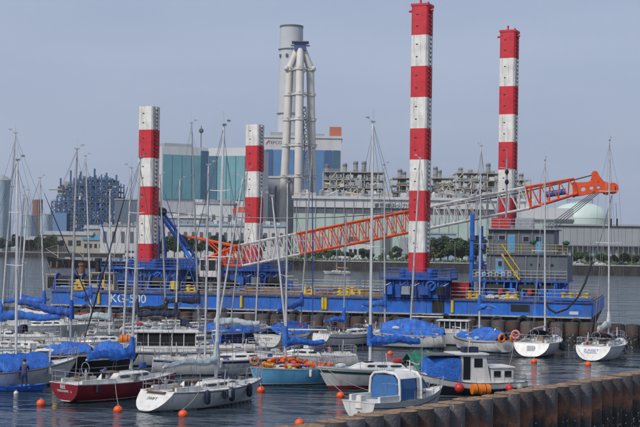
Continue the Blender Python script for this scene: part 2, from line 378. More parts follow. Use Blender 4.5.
def lattice(mb, a0, a1, h0, h1, w0, w1, n, rc=0.09, rb=0.05, side=None, up=None):
    """four chords and zig-zag bracing between two centre points"""
    a0, a1 = Vector(a0), Vector(a1); d = (a1 - a0).normalized()
    sd = (d.cross(Vector((0, 0, 1)))).normalized() if side is None else side; up = sd.cross(d).normalized()
    def cn(t, i, j): return a0.lerp(a1, t) + up * ((h0 + (h1 - h0) * t) / 2 * i) + sd * ((w0 + (w1 - w0) * t) / 2 * j)
    for i in (-1, 1):
        for j in (-1, 1): mb.tube(cn(0, i, j), cn(1, i, j), rc, 6)
    for k in range(n):
        t0, t1, tm = k / n, (k + 1) / n, (k + 0.5) / n
        for j in (-1, 1):
            mb.tube(cn(t0, -1, j), cn(tm, 1, j), rb, 5); mb.tube(cn(tm, 1, j), cn(t1, -1, j), rb, 5)
        for i in (-1, 1):
            mb.tube(cn(t0, i, -1), cn(tm, i, 1), rb, 5); mb.tube(cn(tm, i, 1), cn(t1, i, -1), rb, 5)
    for t in (0, 1):
        for j in (-1, 1): mb.tube(cn(t, -1, j), cn(t, 1, j), rb * 1.3, 5); mb.tube(cn(t, j, -1), cn(t, j, 1), rb * 1.3, 5)
    return mb
rnd = random.Random(7)

# ================================================================== SETTING
w = MB(); w.add([(-2400, -150, 0), (2400, -150, 0), (2400, 2900, 0), (-2400, 2900, 0)], [(0, 1, 2, 3)])
tag(w.build('water', WATER), kind='structure')
LZ = 3.6                                                       # level of the far quay
def pxx(px, D): return (px - CX) / F * D
shore = [(pxx(-900, 1080), 1080), (pxx(-60, 1060), 1060), (pxx(128, 1030), 1030), (pxx(150, 660), 660), (pxx(255, 592), 592),
         (pxx(400, 572), 572), (pxx(640, 548), 548), (pxx(1500, 500), 500)]
poly = [(x, y) for x, y in shore] + [(2200, 500), (2200, 2600), (-2200, 2600), (-2200, 1080)]
g = MB(); g.prism(poly, -0.8, LZ); tag(recalc(g.build('terrain', GROUND)), kind='structure')

def quay_wall(a, b, label, n):
    a, b = Vector((*a, 0)), Vector((*b, 0)); d = b - a; L = d.length; ang = math.atan2(d.y, d.x)
    root = empty('quay_wall', a, ang, label, 'quay wall')
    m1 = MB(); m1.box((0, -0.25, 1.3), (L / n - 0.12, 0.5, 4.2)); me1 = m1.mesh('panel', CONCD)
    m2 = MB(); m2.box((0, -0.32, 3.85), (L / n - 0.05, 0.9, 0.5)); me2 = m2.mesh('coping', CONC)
    for i in range(n):
        inst(me1, 'panel', root, ((i + 0.5) * L / n, -0.02 * (i % 3), 0)); inst(me2, 'coping', root, ((i + 0.5) * L / n, -0.01 * (i % 2), 0))
    return root
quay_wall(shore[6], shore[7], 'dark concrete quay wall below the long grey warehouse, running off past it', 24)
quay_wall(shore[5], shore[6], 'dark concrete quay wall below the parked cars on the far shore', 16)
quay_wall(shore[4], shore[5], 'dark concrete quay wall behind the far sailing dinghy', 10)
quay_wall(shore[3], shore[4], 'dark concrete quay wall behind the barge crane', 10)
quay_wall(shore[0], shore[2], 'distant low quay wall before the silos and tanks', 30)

def building(name, label, cat='building', px=0, D=700, rz=0.0):
    return empty(name, (pxx(px, D), D, LZ), rz, label, cat)
def ztop(px, py, D): return P(px, py, D).z - LZ
def win_row(root, mbname, x0, x1, n, z, wz, wx, y, m=GLASS):
    me = MB().box((0, 0, 0), (wx, 0.3, wz)).mesh('window', m)
    for i in range(n): inst(me, 'window', root, (x0 + (x1 - x0) * (i + 0.5) / n, y, z))

# ---- big concrete chimney
D = 1000; r0 = 11.5 / S(D); H = ztop(291, 27, D)
t = building('power_station_chimney', 'tall pale grey concrete chimney behind the four-legged flue stack', 'chimney', 288.5, D)
MB().lathe([(r0 * 1.3, 0), (r0 * 1.12, H * .5), (r0, H)], n=40).build('shaft', CHIM, t, True)
MB().lathe([(r0 * 1.03, H - .7), (r0 * 1.03, H + 0.6), (r0 * .92, H + 0.6)], n=40).build('top_rim', PLDGREY, t, True)
for zz in (H * .9, H * .62, H * .35):
    m = MB(); m.lathe([(r0 * 1.02 + (H - zz) / H * 2.4, zz), (r0 * 1.12 + (H - zz) / H * 2.4, zz), (r0 * 1.12 + (H - zz) / H * 2.4, zz + .5), (r0 * 1.02 + (H - zz) / H * 2.4, zz + .5)], n=32)
    m.build('gallery', PLGREY, t)
for k in range(4):
    a = R(-150 + 40 * k); MB().box((math.cos(a) * r0 * 1.06, math.sin(a) * r0 * 1.06, H * .87), (1.6, 1.6, 2)).build('beacon', PLDGREY, t)
# ---- four-legged flue stack
D = 900; k = 1 / S(D); H = ztop(301, 50, D); Hb = ztop(300, 68, D)
t = building('flue_stack', 'cream four-legged tubular flue stack with collars and dark blue head', 'chimney', 297.5, D)
dirs = [(-1, 0), (0, -1), (1, 0), (0, 1)]
lr = 4.1 * k
for dx, dy in dirs:
    rb, rt = 16.5 * k, 10.2 * k
    m = MB(); m.path([(dx * rb, dy * rb, 0), (dx * (rb + rt) / 2, dy * (rb + rt) / 2, Hb / 2), (dx * rt, dy * rt, Hb), (dx * rt * .92, dy * rt * .92, Hb + 2 * k), (dx * 3.2 * k, dy * 3.2 * k, H)], [lr * 1.1, lr, lr * .95, lr * .93, lr * .8], 18)
    m.build('flue', FLUE, t, True)
for py in (70, 95, 120, 146, 177):
    zz = ztop(299, py, D); rr_ = (16.5 + (10.2 - 16.5) * zz / Hb) * k
    m = MB()
    for i in range(4):
        a, b = dirs[i], dirs[(i + 1) % 4]
        m.tube((a[0] * rr_, a[1] * rr_, zz), (b[0] * rr_, b[1] * rr_, zz), 0.9 * k, 6)
        m.lathe([(lr * 1.22, zz - 1.1 * k), (lr * 1.22, zz + 1.1 * k)], (a[0] * rr_, a[1] * rr_, 0), 18)
    m.build('collar', FLUE, t)
    m = MB()
    for i in range(4):
        a, b = dirs[i], dirs[(i + 1) % 4]
        m.tube((a[0] * rr_ * 1.45, a[1] * rr_ * 1.45, zz + 1.4 * k), (b[0] * rr_ * 1.45, b[1] * rr_ * 1.45, zz + 1.4 * k), 0.35 * k, 4)
    m.build('walkway', PLGREY, t)
MB().box((0, 0, H + 3 * k), (12 * k, 12 * k, 8 * k)).build('head', mat('head_blue', (0.05, 0.09, 0.24), 0.5), t)
m = MB(); m.box((0, 0, H + 7.3 * k), (17 * k, 17 * k, 0.8 * k)); m.box((0, 0, H + 4.2 * k), (19 * k, 2 * k, 1 * k)); m.build('head_platform', PLDGREY, t)
m = MB(); lattice(m, (14 * k, -12 * k, 0), (5 * k, -8 * k, H * .72), 3, 2, 3, 2, 26, .35, .22, side=Vector((1, 0, 0))); m.build('lift_tower', STEELG, t)
for i, (a, py) in enumerate(((-1, 69), (1, 69))): MB().ball((a * 13.5 * k, -4 * k, ztop(299, py, D)), 2.6 * k, 12).build('lamp_drum', PLWHITE, t)

# ---- boiler building with blue cladding, behind the flue stack
D = 960; k = 1 / S(D); H = ztop(296, 138, D)
t = building('boiler_house', 'white boiler building with blue cladding and a red box on its roof', 'building', 297, D)
W = 86 * k; dp = 45
MB().box((0, dp / 2, H / 2), (W, dp, H)).build('wall', PLWHITE, t)
xs = [-42, -33, -25, -14, -4, 6, 16, 26, 34]
for i, x in enumerate(xs):
    wdt = (xs[i + 1] if i + 1 < len(xs) else 42) - x
    MB().box(((x + wdt / 2) * k, -0.2, H * .52), (wdt * k - 0.6, 0.8, H * .76)).build('panel', [PLBLUE, PLBLUED, PLBLUE][i % 3] if i != 8 else PLTEALD, t)
MB().box((0, dp / 2, H + .8), (W + 1.5, dp + 1.5, 1.6)).build('parapet', PLWHITE, t)
MB().box((37 * k, 12, H + 1.6 + 5 * k), (12 * k, 12, 10 * k)).build('roof_box', PLRED, t)
MB().box((-16 * k, 14, H + 1.6 + 2.2 * k), (26 * k, 10, 4.4 * k)).build('plant_room', PLGREY, t)
MB().box((14 * k, 14, H + 1.6 + 1.6 * k), (24 * k, 10, 3.2 * k)).build('plant_room', PLGREY, t)
m = MB(); m.add([(-33 * k, -.06, H - 7 * k), (-31.5 * k, -.06, H - 7 * k), (-29 * k, -.06, H - 2.8 * k), (-30.5 * k, -.06, H - 2.8 * k)], [(0, 1, 2, 3)]); m.build('emblem', TEXTR, t)
text('lettering', 'TEPCO', 4.4 * k, TEXTD, t, (-23.5 * k, -.06, H - 5 * k), (R(90), 0, 0), .03)
D2 = 900; t2 = building('plant_block', 'plain grey plant block at the foot of the flue stack', 'building', 275, D2); H2 = ztop(275, 178, D2); k2 = 1 / S(D2)
MB().box((0, 15, H2 / 2), (34 * k2, 30, H2)).build('wall', PLGREY, t2); MB().box((0, 15, H2 + .6), (35 * k2, 31, 1.2)).build('parapet', PLWHITE, t2)
for i in range(3): MB().box(((-11 + 11 * i) * k2, -.2, H2 * .55), (1.6 * k2, .6, H2 * .7)).build('louvre', PLDGREY, t2)

# ---- teal building, seen on its corner
D = 850; k = 1 / S(D); H = ztop(205, 148, D)
ang = R(24)
t = building('turbine_block', 'tall white building with teal cladding and a dark corner recess', 'building', 207, D, ang)
Wl, Wr = 44 * k / math.cos(ang), 40 * k
A = -Wl; 
MB().box((-Wl / 2, 20, H / 2), (Wl, 40, H)).build('wall', PLWHITE, t)
RA = R(-42)
Mr = Matrix.Rotation(RA, 3, 'Z'); c0 = Mr @ Vector((Wr / 2, 20, 0))
t_r = MB(); t_r.box((c0.x, c0.y, H / 2), (Wr, 40, H), RA); t_r.build('wall', PLWHITE, t)
zt, zb = H - 8 * k, H - 52 * k
np_ = 4
for i in range(np_):
    x = -Wl + Wl * .83 * i / np_
    MB().box((x + Wl * .83 / np_ / 2 + .3, -.25, (zt + zb) / 2), (Wl * .83 / np_ - .5, .8, zt - zb)).build('panel', PLTEAL, t)
MB().box((-Wl * .085, -.1, (zt + zb) / 2 + 1.5), (Wl * .16, .8, zt - zb + 3)).build('panel', PLTEALD, t)
for i in range(4):
    x = -Wr / 2 + Wr * (i + .5) / 4; p = c0 + Mr @ Vector((x, -20.25, 0))
    MB().box((p.x, p.y, (zt + zb) / 2), (Wr / 4 - .5, .8, zt - zb), RA).build('panel', PLTEAL if i else PLTEALD, t)
m = MB()
m.box((-Wl * .55, 14, H + 1.3), (Wl * .6, 10, 2.6)); m.build('roof_plant', PLGREY, t)
m = MB(); m.tube((-2, 8, H), (-2, 8, H + 14), .25); m.ball((-2, 8, H + 11), 1.6, 8); m.build('roof_mast', PLDGREY, t)
# low blocks around it
for lab, px, w_, top, D, m_, rf in (
        ('grey low block beside the teal building', 151, 26, 188, 840, PLGREY, PLWHITE),
        ('white workshop before the teal building with dark vertical louvres', 213, 40, 204, 790, PLWHITE, PLGREY),
        ('long pale blue roofed shed below the teal building', 225, 120, 226, 720, PLWHITE, TANKB),
        ('pale grey shed behind the barge jib', 175, 60, 218, 760, PLGREY, PLWHITE),
        ('white flat-roofed office beyond the moored ship', 118, 36, 226, 1045, PLWHITE, PLGREY)):
    k = 1 / S(D); H = ztop(px, top, D); t = building('plant_shed', lab, 'building', px, D); W = w_ * k
    MB().box((0, 14, H / 2), (W, 28, H)).build('wall', m_, t); MB().box((0, 14, H + .5), (W + 1.4, 29.4, 1)).build('roof', rf, t)
    for i in range(int(w_ / 4)): MB().box((-W / 2 + W * (i + .5) / (w_ // 4), rnd.uniform(2, 12), H + 1 + rnd.uniform(.3, 1.3)), (rnd.uniform(1, 4), 3, rnd.uniform(.8, 2.6))).build('roof_unit', rnd.choice([PLGREY, STEELG, PLWHITE]), t)
    n = max(3, int(w_ / 8))
    for i in range(n): MB().box((-W / 2 + W * (i + .5) / n, -.2, H * .6), (W / n * .35, .5, H * .4)).build('louvre', PLDGREY, t)

# ---- blue lattice boiler plant, far left
D = 1180; k = 1 / S(D); t = building('boiler_plant', 'open blue steel lattice boiler plant full of pipes and platforms', 'boiler plant', 84, D)
W = 66 * k; dp = 36; cols = 13; lev = 14
def lh(i): return [ztop(84, y, D) for y in (202, 196, 188, 184, 178, 175, 176, 176, 175, 174, 176, 178, 182)][i]
rb = random.Random(3)
for i in range(cols):
    x = -W / 2 + W * i / (cols - 1)
    for j in range(3): MB().box((x, j * dp / 2, lh(i) / 2), (1.0, 1.0, lh(i))).build('column', STEELB, t)
HH = ztop(84, 174, D)
for l_ in range(1, lev + 1):
    z = HH * l_ / lev; m = MB()
    for i in range(cols - 1):
        if z > min(lh(i), lh(i + 1)) + .5: continue
        x0 = -W / 2 + W * i / (cols - 1); x1 = x0 + W / (cols - 1)
        for j in range(3): m.box(((x0 + x1) / 2, j * dp / 2, z), (x1 - x0, .9, .9))
        if rb.random() < .55: m.box(((x0 + x1) / 2, dp / 2, z + .3), (x1 - x0, dp, .3))
        if rb.random() < .6: m.tube((x0, 0, z - HH / lev), (x1, 0, z), .35, 4)
        if rb.random() < .6: m.tube((x1, 0, z - HH / lev), (x0, 0, z), .35, 4)
        m.tube((x0, -.8, z + 1.6), (x1, -.8, z + 1.6), .14, 4); m.tube((x0, -.8, z + .9), (x1, -.8, z + .9), .14, 4)
    m.build('platform', STEELB, t)
for i in range(120):
    x = rb.uniform(-W / 2, W / 2); z = rb.uniform(4, HH * .9); c = rb.choice([STEELB, PLBLUED, PLGREY, PLDGREY, RUSTY, PLCREAM, STEELG])
    q = rb.random()
    if q < .45: MB().box((x, rb.uniform(2, dp - 3), z), (rb.uniform(3, 9), 6, rb.uniform(3, 7))).build('vessel', c, t)
    elif q < .75: MB().tube((x, rb.uniform(-1, 8), z - 8), (x, 4, z + 8), rb.uniform(.6, 1.6), 8).build('pipe', c, t)
    else: MB().tube((x - 6, rb.uniform(-1, 8), z), (x + 6, 2, z), rb.uniform(.6, 1.3), 8).build('pipe', c, t)
for x_, z_, w_ in ((-8, .55, .13), (6, .62, .16), (18, .45, .12), (-16, .4, .12), (26, .7, .1), (0, .3, .2)): MB().box((x_ * k, 10, HH * z_), (W * w_, 12, HH * .22)).build('boiler_casing', rb.choice([PLBLUED, STEELG, STEELB]), t)
MB().box((-W * .36, 4, HH * .25), (W * .2, 14, HH * .5)).build('hopper', mat('pale_blue_hopper', (.13, .24, .42), .6), t)
for x, py in ((-26, 178), (-16, 170), (-6, 171), (8, 168), (20, 172), (30, 174)): MB().tube((x * k, 8, HH * .8), (x * k, 8, ztop(84, py, D)), .8, 8).build('vent_pipe', STEELB, t)
D = 1150; t = building('conveyor_shed', 'grey blue block beside the lattice boiler plant', 'building', 127, D); k = 1 / S(D); H = ztop(127, 200, D)
MB().box((0, 12, H / 2), (26 * k, 24, H)).build('wall', mat('slate_cladding', (.12, .16, .22), .6), t); MB().box((0, 12, H + .5), (27 * k, 25, 1)).build('roof', PLGREY, t)
# ---- tanks and silos
def tank(label, px, D, wpx, top, m_, cone=0.12, name='storage_tank'):
    k = 1 / S(D); H = ztop(px, top, D); r = wpx * k / 2; t = building(name, label, 'tank', px, D)
    MB().lathe([(r, 0), (r, H)], n=28, capt=False).build('shell', m_, t, True)
    MB().lathe([(r * 1.02, H), (r * 1.02, H + .5), (r * .6, H + r * cone * 1.2), (.2, H + r * cone * 2)], n=28).build('roof', PLGREY, t, True)
    for f in (.33, .66): MB().lathe([(r * 1.012, H * f - .2), (r * 1.012, H * f + .2)], n=28, capb=False, capt=False).build('hoop', PLGREY, t)
    m = MB(); m.tube((r * .4, -r * .95, 0), (r * .4, -r * .95, H), .25, 4); m.tube((r * .5, -r * .93, 0), (r * .5, -r * .93, H), .25, 4)
    m.build('ladder', STEELG, t)
tank('tall pale blue silo with conical roof at the far shore, beside the smaller tanks', 1, 1090, 19, 181, TANKB, .35, 'silo')
tank('short pale blue tank next to the tall silo', 29, 1090, 14, 216, TANKB)
tank('short pale blue tank next to the lattice boiler plant', 46, 1090, 13, 215, TANKB)
tank('rust red tank behind the lattice boiler plant', 37, 1200, 10, 200, mat('rust_tank', (.22, .10, .08), .7, var=.1))
# low left buildings
for lab, px, D, w_, top, wm, rm in (
        ('long beige low building before the lattice boiler plant', 66, 1072, 50, 235, BEIGE, PLGREY),
        ('low building with blue roof near the moored ship', 98, 1068, 30, 240, BEIGE, ROOFB),
        ('white low building under the tanks', 30, 1075, 30, 240, PLWHITE, PLGREY),
        ('pale concrete store behind the blue roofed building', 104, 1090, 40, 229, CONC, PLGREY)):
    k = 1 / S(D); H = ztop(px, top, D); W = w_ * k; t = building('low_building', lab, 'building', px, D)
    MB().box((0, 8, H / 2), (W, 16, H)).build('wall', wm, t)
    m = MB(); m.add([(-W / 2 - 1, -1, H), (W / 2 + 1, -1, H), (W / 2 + 1, 17, H), (-W / 2 - 1, 17, H), (-W / 2 - 1, 8, H + 3), (W / 2 + 1, 8, H + 3)], [(0, 1, 5, 4), (2, 3, 4, 5), (0, 4, 3), (1, 2, 5), (0, 3, 2, 1)]); m.build('roof', rm, t)
    win_row(t, 'w', -W / 2, W / 2, 6, H * .55, H * .3, W / 12, -.12)

# ---- heat recovery units: cream frames with short dark stacks
def hrsg(label, pa, pb, top, stacks, D, seed, stm=STEELG):
    r_ = random.Random(seed); k = 1 / S(D); cxp = (pa + pb) / 2; t = building('steam_unit', label, 'steam unit', cxp, D)
    W = (pb - pa) * k; H = ztop(cxp, top, D); dp = 24; nc = max(5, int((pb - pa) / 6)); nl = 11
    for i in range(nc):
        x = -W / 2 + W * i / (nc - 1)
        for y in (0, dp): MB().box((x, y, H / 2), (.5, .5, H * (1 - .09 * ((i * 7) % 4) / 3))).build('column', PLCREAM, t)
    for l_ in range(1, nl + 1):
        m = MB(); z = H * l_ / nl
        m.box((0, 0, z), (W, .5, .5)); m.box((0, dp, z), (W, .5, .5)); m.box((0, dp / 2, z + .1), (W * .98, dp, .25))
        for y in (1.4, .8): m.tube((-W / 2, -.6, z + y), (W / 2, -.6, z + y), .12, 4)
        for i in range(nc - 1):
            if r_.random() < .4: m.tube((-W / 2 + W * i / (nc - 1), 0, z - H / nl), (-W / 2 + W * (i + 1) / (nc - 1), 0, z), .28, 4)
        m.build('platform', PLCREAM, t)
    for i in range(int(W * 1.9)):
        x = r_.uniform(-W / 2 + 1, W / 2 - 1); z = r_.uniform(H * .55, H * .97); c = r_.choice([PLCREAM, PLGREY, PLGREY, FLUE, STEELG, PLDGREY])
        if r_.random() < .5: MB().box((x, r_.uniform(1, 7), z), (r_.uniform(1, 4.5), 4, r_.uniform(.8, 3.6))).build('vessel', c, t)
        else: MB().path([(x, 1, z - 5), (x, 1, z), (x + r_.uniform(-5, 5), 1, z + .1)], r_.uniform(.5, 1.1), 7).build('pipe', c, t)
    MB().box((0, dp * .6, H * .4), (W * .9, dp * .7, H * .78)).build('casing', PLGREY, t)
    for p, ty in stacks:
        x = (p - cxp) * k; Hs = ztop(p, ty, D); r = 2.3 * k
        o = MB().lathe([(r, 0), (r, Hs), (r * .85, Hs)], (x, dp * .5, 0), 16).build('stack', stm, t, True)
        m = MB()
        for q in (.72, .82, .9, .97): m.lathe([(r * 1.12, Hs * q), (r * 1.12, Hs * q + .7)], (x, dp * .5, 0), 16)
        m.build('stack_ring', PLDGREY, o)
hrsg('cream steam unit with dark round stacks next to the boiler building', 322, 384, 172, [(344, 162), (355, 160), (363.5, 160), (326, 163)], 800, 1)
hrsg('cream steam unit with one stack pair, behind the tallest striped leg', 391, 428, 178, [(400, 168), (404, 170.5)], 815, 2)
hrsg('cream steam unit with paired stacks between the two striped legs', 430, 455, 178, [(436, 165.5), (440, 169)], 830, 3)
hrsg('cream steam unit with taller frame beside the striped leg by the deckhouse', 455, 502, 173, [(461.5, 166.5), (471.5, 168.5), (489.5, 162), (494, 170)], 810, 4)
hrsg('cream steam unit half hidden behind the striped leg by the deckhouse', 508, 530, 180, [(517, 169), (523, 172.5)], 830, 5)

# ---- long turbine hall with the sign
D = 715; k = 1 / S(D); cxp = 412; t = building('turbine_hall', 'long pale hall with dark strip window and Japanese lettering', 'building', cxp, D)
W = 238 * k; H = ztop(cxp, 200, D); hs = ztop(cxp, 212, D)
MB().box((0, 20, (H + hs) / 2 + .9), (W, 40, H - hs - 1.8)).build('wall', PLWHITE, t)
MB().box((0, 20.6, hs), (W - .4, 40, 3.4)).build('strip_window', PLDGREY, t)
n = 12
for i in range(n): MB().box((-W / 2 + W * (i + .5) / n, 20, (hs - 1.4) / 2), (W / n - .12, 40, hs - 1.4)).build('panel', PLGREEN, t)
MB().box((0, 20, H + .7), (W + 2, 42, 1.4)).build('roof_edge', PLWHITE, t)
text('lettering', '東電横浜火力発電所', 5.6 * k, TEXTD, t, ((398.5 - cxp) * k, -.12, ztop(395, 206.3, D)), (R(90), 0, 0), .04)
for i in range(9): MB().box((-W / 2 + W * (i + .4) / 9, 22, H + 2.6), (rnd.uniform(4, 12), 8, rnd.uniform(2, 4))).build('roof_plant', rnd.choice([PLGREY, PLCREAM, PLWHITE]), t)
for i in range(14): MB().box((-W / 2 + W * (i + .5) / 14, -.15, hs * .3), (W / 30, .4, hs * .35)).build('shutter', rnd.choice([PLGREY, PLDGREY, TANKB]), t)
for i in range(25): MB().tube((-W / 2 + W * (i + .3) / 25, -.2, 0), (-W / 2 + W * (i + .3) / 25, -.2, H), .16, 5).build('downpipe', PLGREY, t)
m = MB()
for i in range(60): m.tube((-W / 2 + W * i / 59, .2, H + 1.4), (-W / 2 + W * i / 59, .2, H + 2.6), .07, 4)
for z in (2.0, 2.6): m.tube((-W / 2, .2, H + z), (W / 2, .2, H + z), .07, 4)
m.build('roof_rail', STEELG, t)
rq = random.Random(33)
for i in range(60):
    x = rq.uniform(-W / 2 + 3, W / 2 - 6); y = rq.uniform(2, 14)
    if rq.random() < .5: MB().path([(x, y, H + 1), (x, y, H + rq.uniform(2, 5)), (x + rq.uniform(2, 7), y, H + rq.uniform(2, 5))], rq.uniform(.25, .6), 7).build('roof_pipe', rq.choice([PLCREAM, PLGREY, FLUE]), t)
    else: MB().lathe([(rq.uniform(.5, 1.4), H + 1), (.9, H + rq.uniform(2, 4.5)), (.4, H + 4.8)], (x, y, 0), 10).build('roof_vent', rq.choice([PLGREY, PLWHITE, STEELG]), t)
# right hand hall, curved roof shed
D = 690; k = 1 / S(D); t = building('store_hall', 'white hall with a dark roof edge before the domed tank', 'building', 547, D); W = 52 * k; H = ztop(547, 208, D); h1 = ztop(547, 219, D)
MB().box((0, 18, H / 2 + h1 / 2), (W, 36, H - h1)).build('wall', PLWHITE, t)
MB().box((0, 18, h1 - .8), (W + .6, 37, 1.6)).build('eaves', PLDGREY, t)
MB().box((0, 18, (h1 - 1.6) / 2), (W, 36, h1 - 1.6)).build('wall', PLGREEN, t)
for i in range(5): MB().box((-W / 2 + W * (i + .5) / 5, -.15, h1 * .35), (W / 9, .4, h1 * .5)).build('shutter', PLGREY, t)
D = 880; k = 1 / S(D); t = building('domed_tank', 'large pale green domed storage tank behind the crane tip', 'tank', 579, D)
r = 29 * k; Hc = ztop(600, 219, D); Ht = ztop(579, 202, D)
MB().lathe([(r, 0), (r, Hc)], n=48, capt=False).build('shell', DOMEW, t, True)
MB().lathe([(r * 1.01 * math.cos(a), Hc + (Ht - Hc) * math.sin(a)) for a in [R(q) for q in (0, 12, 25, 38, 50, 62, 74, 84, 89)]], n=48).build('dome', DOMEW, t, True)
m = MB()
for i in range(24):
    a = 2 * math.pi * i / 24; m.tube((math.cos(a) * r * .45, math.sin(a) * r * .45, Ht * .99 - 1), (math.cos(a) * r * .45, math.sin(a) * r * .45, Ht + 1.5), .15, 4)
m.torus((0, 0, Ht + 1.5), r * .45, .18, (0, 0, 1), 24, 4); m.build('roof_rail', PLGREY, t)
m = MB(); lattice(m, (-r * .7, -r * .75, 0), (-r * .7, -r * .75, Hc), 3, 3, 3, 3, 9, .2, .12, side=Vector((1, 0, 0))); m.build('stair_tower', STEELG, t)
D = 650; k = 1 / S(D); t = building('warehouse', 'long grey corrugated warehouse behind the parked cars on the far quay', 'building', 625, D, R(-4)); W = 150 * k; H = ztop(600, 226, D)
n = 22
for i in range(n): MB().box((-W / 2 + W * (i + .5) / n, 0, H * .72), (W / n - .1, 1.0, H * .5)).build('panel', PLGREY, t)
MB().box((0, 16, H * .72), (W, 30.6, H * .56)).build('wall', PLGREY, t)
MB().box((0, 15.7, H * .22), (W - .5, 31, H * .44)).build('wall', CONC, t); MB().box((0, 15, H + .4), (W + 1, 33, .8)).build('roof', PLGREY, t)
MB().box((0, -1.4, H * .47), (W, 3.2, .5)).build('canopy', PLDGREY, t)
for i in range(26): MB().box((-W / 2 + W * (i + .5) / 26, -.1, H * .22), (W / 60, .6, H * .3)).build('door', rnd.choice([PLDGREY, PLGREY, TANKB, PLWHITE]), t)
m = MB()
for i in range(30): m.tube((-W / 2 + W * (i + .5) / 30, -3, 0), (-W / 2 + W * (i + .5) / 30, -3, H * .46), .16, 5)
m.build('canopy_posts', STEELG, t)
D = 640; k = 1 / S(D); t = building('site_office', 'pale blue site office with two rows of dark windows behind trees', 'building', 438, D); W = 36 * k; H = ztop(438, 234, D)
MB().box((0, 6, H / 2), (W, 12, H)).build('wall', TANKB, t); MB().box((0, 6, H + .3), (W + .8, 12.8, .6)).build('roof', PLGREY, t)
for z in (.35, .75): win_row(t, 'w', -W / 2, W / 2, 7, H * z, H * .16, W / 9, -.1)
D = 640; t = building('site_office', 'white site shed on the far quay beside the white dockside truck', 'building', 360, D); k = 1 / S(D); W = 24 * k; H = ztop(360, 243, D)
MB().box((0, 5, H / 2), (W, 10, H)).build('wall', PLWHITE, t); MB().box((0, 5, H + .3), (W + .8, 10.8, .6)).build('roof', TANKB, t)
win_row(t, 'w', -W / 2, W / 2, 5, H * .5, H * .3, W / 8, -.1)

# ---- trees on the far shore
def tree_mesh(seed, h, rw, leafm):
    r_ = random.Random(seed); tr = MB(); th = h * .45
    tr.tube((0, 0, -.3), (r_.uniform(-.2, .2), 0, th), h * .03, 7, h * .016)
    tips = []
    for i in range(6):
        a = r_.uniform(0, 6.28); e = Vector((math.cos(a) * rw * .6, math.sin(a) * rw * .6, h * r_.uniform(.55, .85)))
        tr.tube((0, 0, th * r_.uniform(.5, .95)), e, h * .012, 5, h * .004); tips.append(e)
    cr = MB(); lobes = []
    for i in range(9):
        a = r_.uniform(0, 6.28); q = r_.uniform(.1, .72)
        lobes.append((Vector((math.cos(a) * rw * q, math.sin(a) * rw * q, h * r_.uniform(.38, .82))), r_.uniform(.3, .5) * rw))
    for c, lr_ in lobes:
        for j in range(190):
            d = Vector((r_.gauss(0, 1), r_.gauss(0, 1), r_.gauss(0, 1))).normalized()
            p = c + d * lr_ * r_.uniform(.55, 1.08); p.z = max(p.z, h * .2)
            s_ = r_.uniform(.22, .5); a = Vector((r_.gauss(0, 1), r_.gauss(0, 1), r_.gauss(0, .6))).normalized(); b = a.orthogonal().normalized()
            cr.add([p - a * s_, p + b * s_ * .7, p + a * s_, p - b * s_ * .7], [(0, 1, 2, 3)])
    return tr.mesh('trunk', BARK), cr.mesh('crown', leafm)
TREES = [tree_mesh(i, 7.5 + (i % 3), 3.4 + .5 * (i % 2), LEAF[i % 4]) for i in range(8)]
def tree(px, D, h, label, i, group):
    t = empty('tree', (pxx(px, D), D, LZ), rnd.uniform(0, 6.28), label, 'tree', group)
    tm, cm = TREES[i % 8]; sc = h / 8.5; sc = (sc * rnd.uniform(.95, 1.35),) * 2 + (sc,)
    inst(tm, 'trunk', t, sc=sc); inst(cm, 'crown', t, sc=sc)
tr = random.Random(11)
for px in range(434, 478, 7): tree(px, 600 + tr.uniform(0, 20), tr.uniform(9, 12.5), 'dense dark broadleaf tree in the clump behind the blue posts', tr.randrange(8), 'trees behind the blue posts')
for px in range(300, 432, 9): tree(px + tr.uniform(-2, 2), 592 + tr.uniform(0, 14), tr.uniform(4.0, 6.5), 'low shoreline tree on the quay beyond the crane boom', tr.randrange(8), 'shoreline trees beyond the boom')
for px in range(566, 642, 8): tree(px + tr.uniform(-2, 2), 585 + tr.uniform(0, 20), tr.uniform(4, 6.5), 'round shoreline tree before the grey warehouse', tr.randrange(8), 'trees before the warehouse')
for px in range(534, 580, 7): tree(px, 668 + tr.uniform(0, 5), tr.uniform(10, 13), 'tree in the row before the white store hall', tr.randrange(8), 'trees before the store hall')
for px in range(160, 262, 8): tree(px + tr.uniform(-2, 2), 668 + tr.uniform(0, 30), tr.uniform(8, 12), 'dark tree behind the crane cab', tr.randrange(8), 'trees behind the crane cab')
for px in range(-4, 54, 7): tree(px + tr.uniform(-2, 2), 1064 + tr.uniform(0, 8), tr.uniform(9, 15), 'dark tree below the far tanks', tr.randrange(8), 'trees below the tanks')
for px in range(106, 132, 6): tree(px + tr.uniform(-2, 2), 1055 + tr.uniform(0, 6), tr.uniform(10, 15), 'dark tree beside the blue roofed building', tr.randrange(8), 'trees by the blue roof')
hd = MB(); r_ = random.Random(5)
for i in range(5200):
    px = r_.uniform(285, 650); D = 578 + r_.uniform(0, 5) - (px - 400) * .05; p = Vector((pxx(px, D), D, LZ + abs(r_.gauss(0, .8))))
    s_ = r_.uniform(.2, .5); a = Vector((r_.gauss(0, 1), r_.gauss(0, 1), r_.gauss(0, .6))).normalized(); b = a.orthogonal().normalized()
    hd.add([p - a * s_, p + b * s_ * .7, p + a * s_, p - b * s_ * .7], [(0, 1, 2, 3)])
tag(hd.build('shore_scrub', LEAF[1]), 'low green scrub along the top of the far quay', 'scrub', kind='stuff')

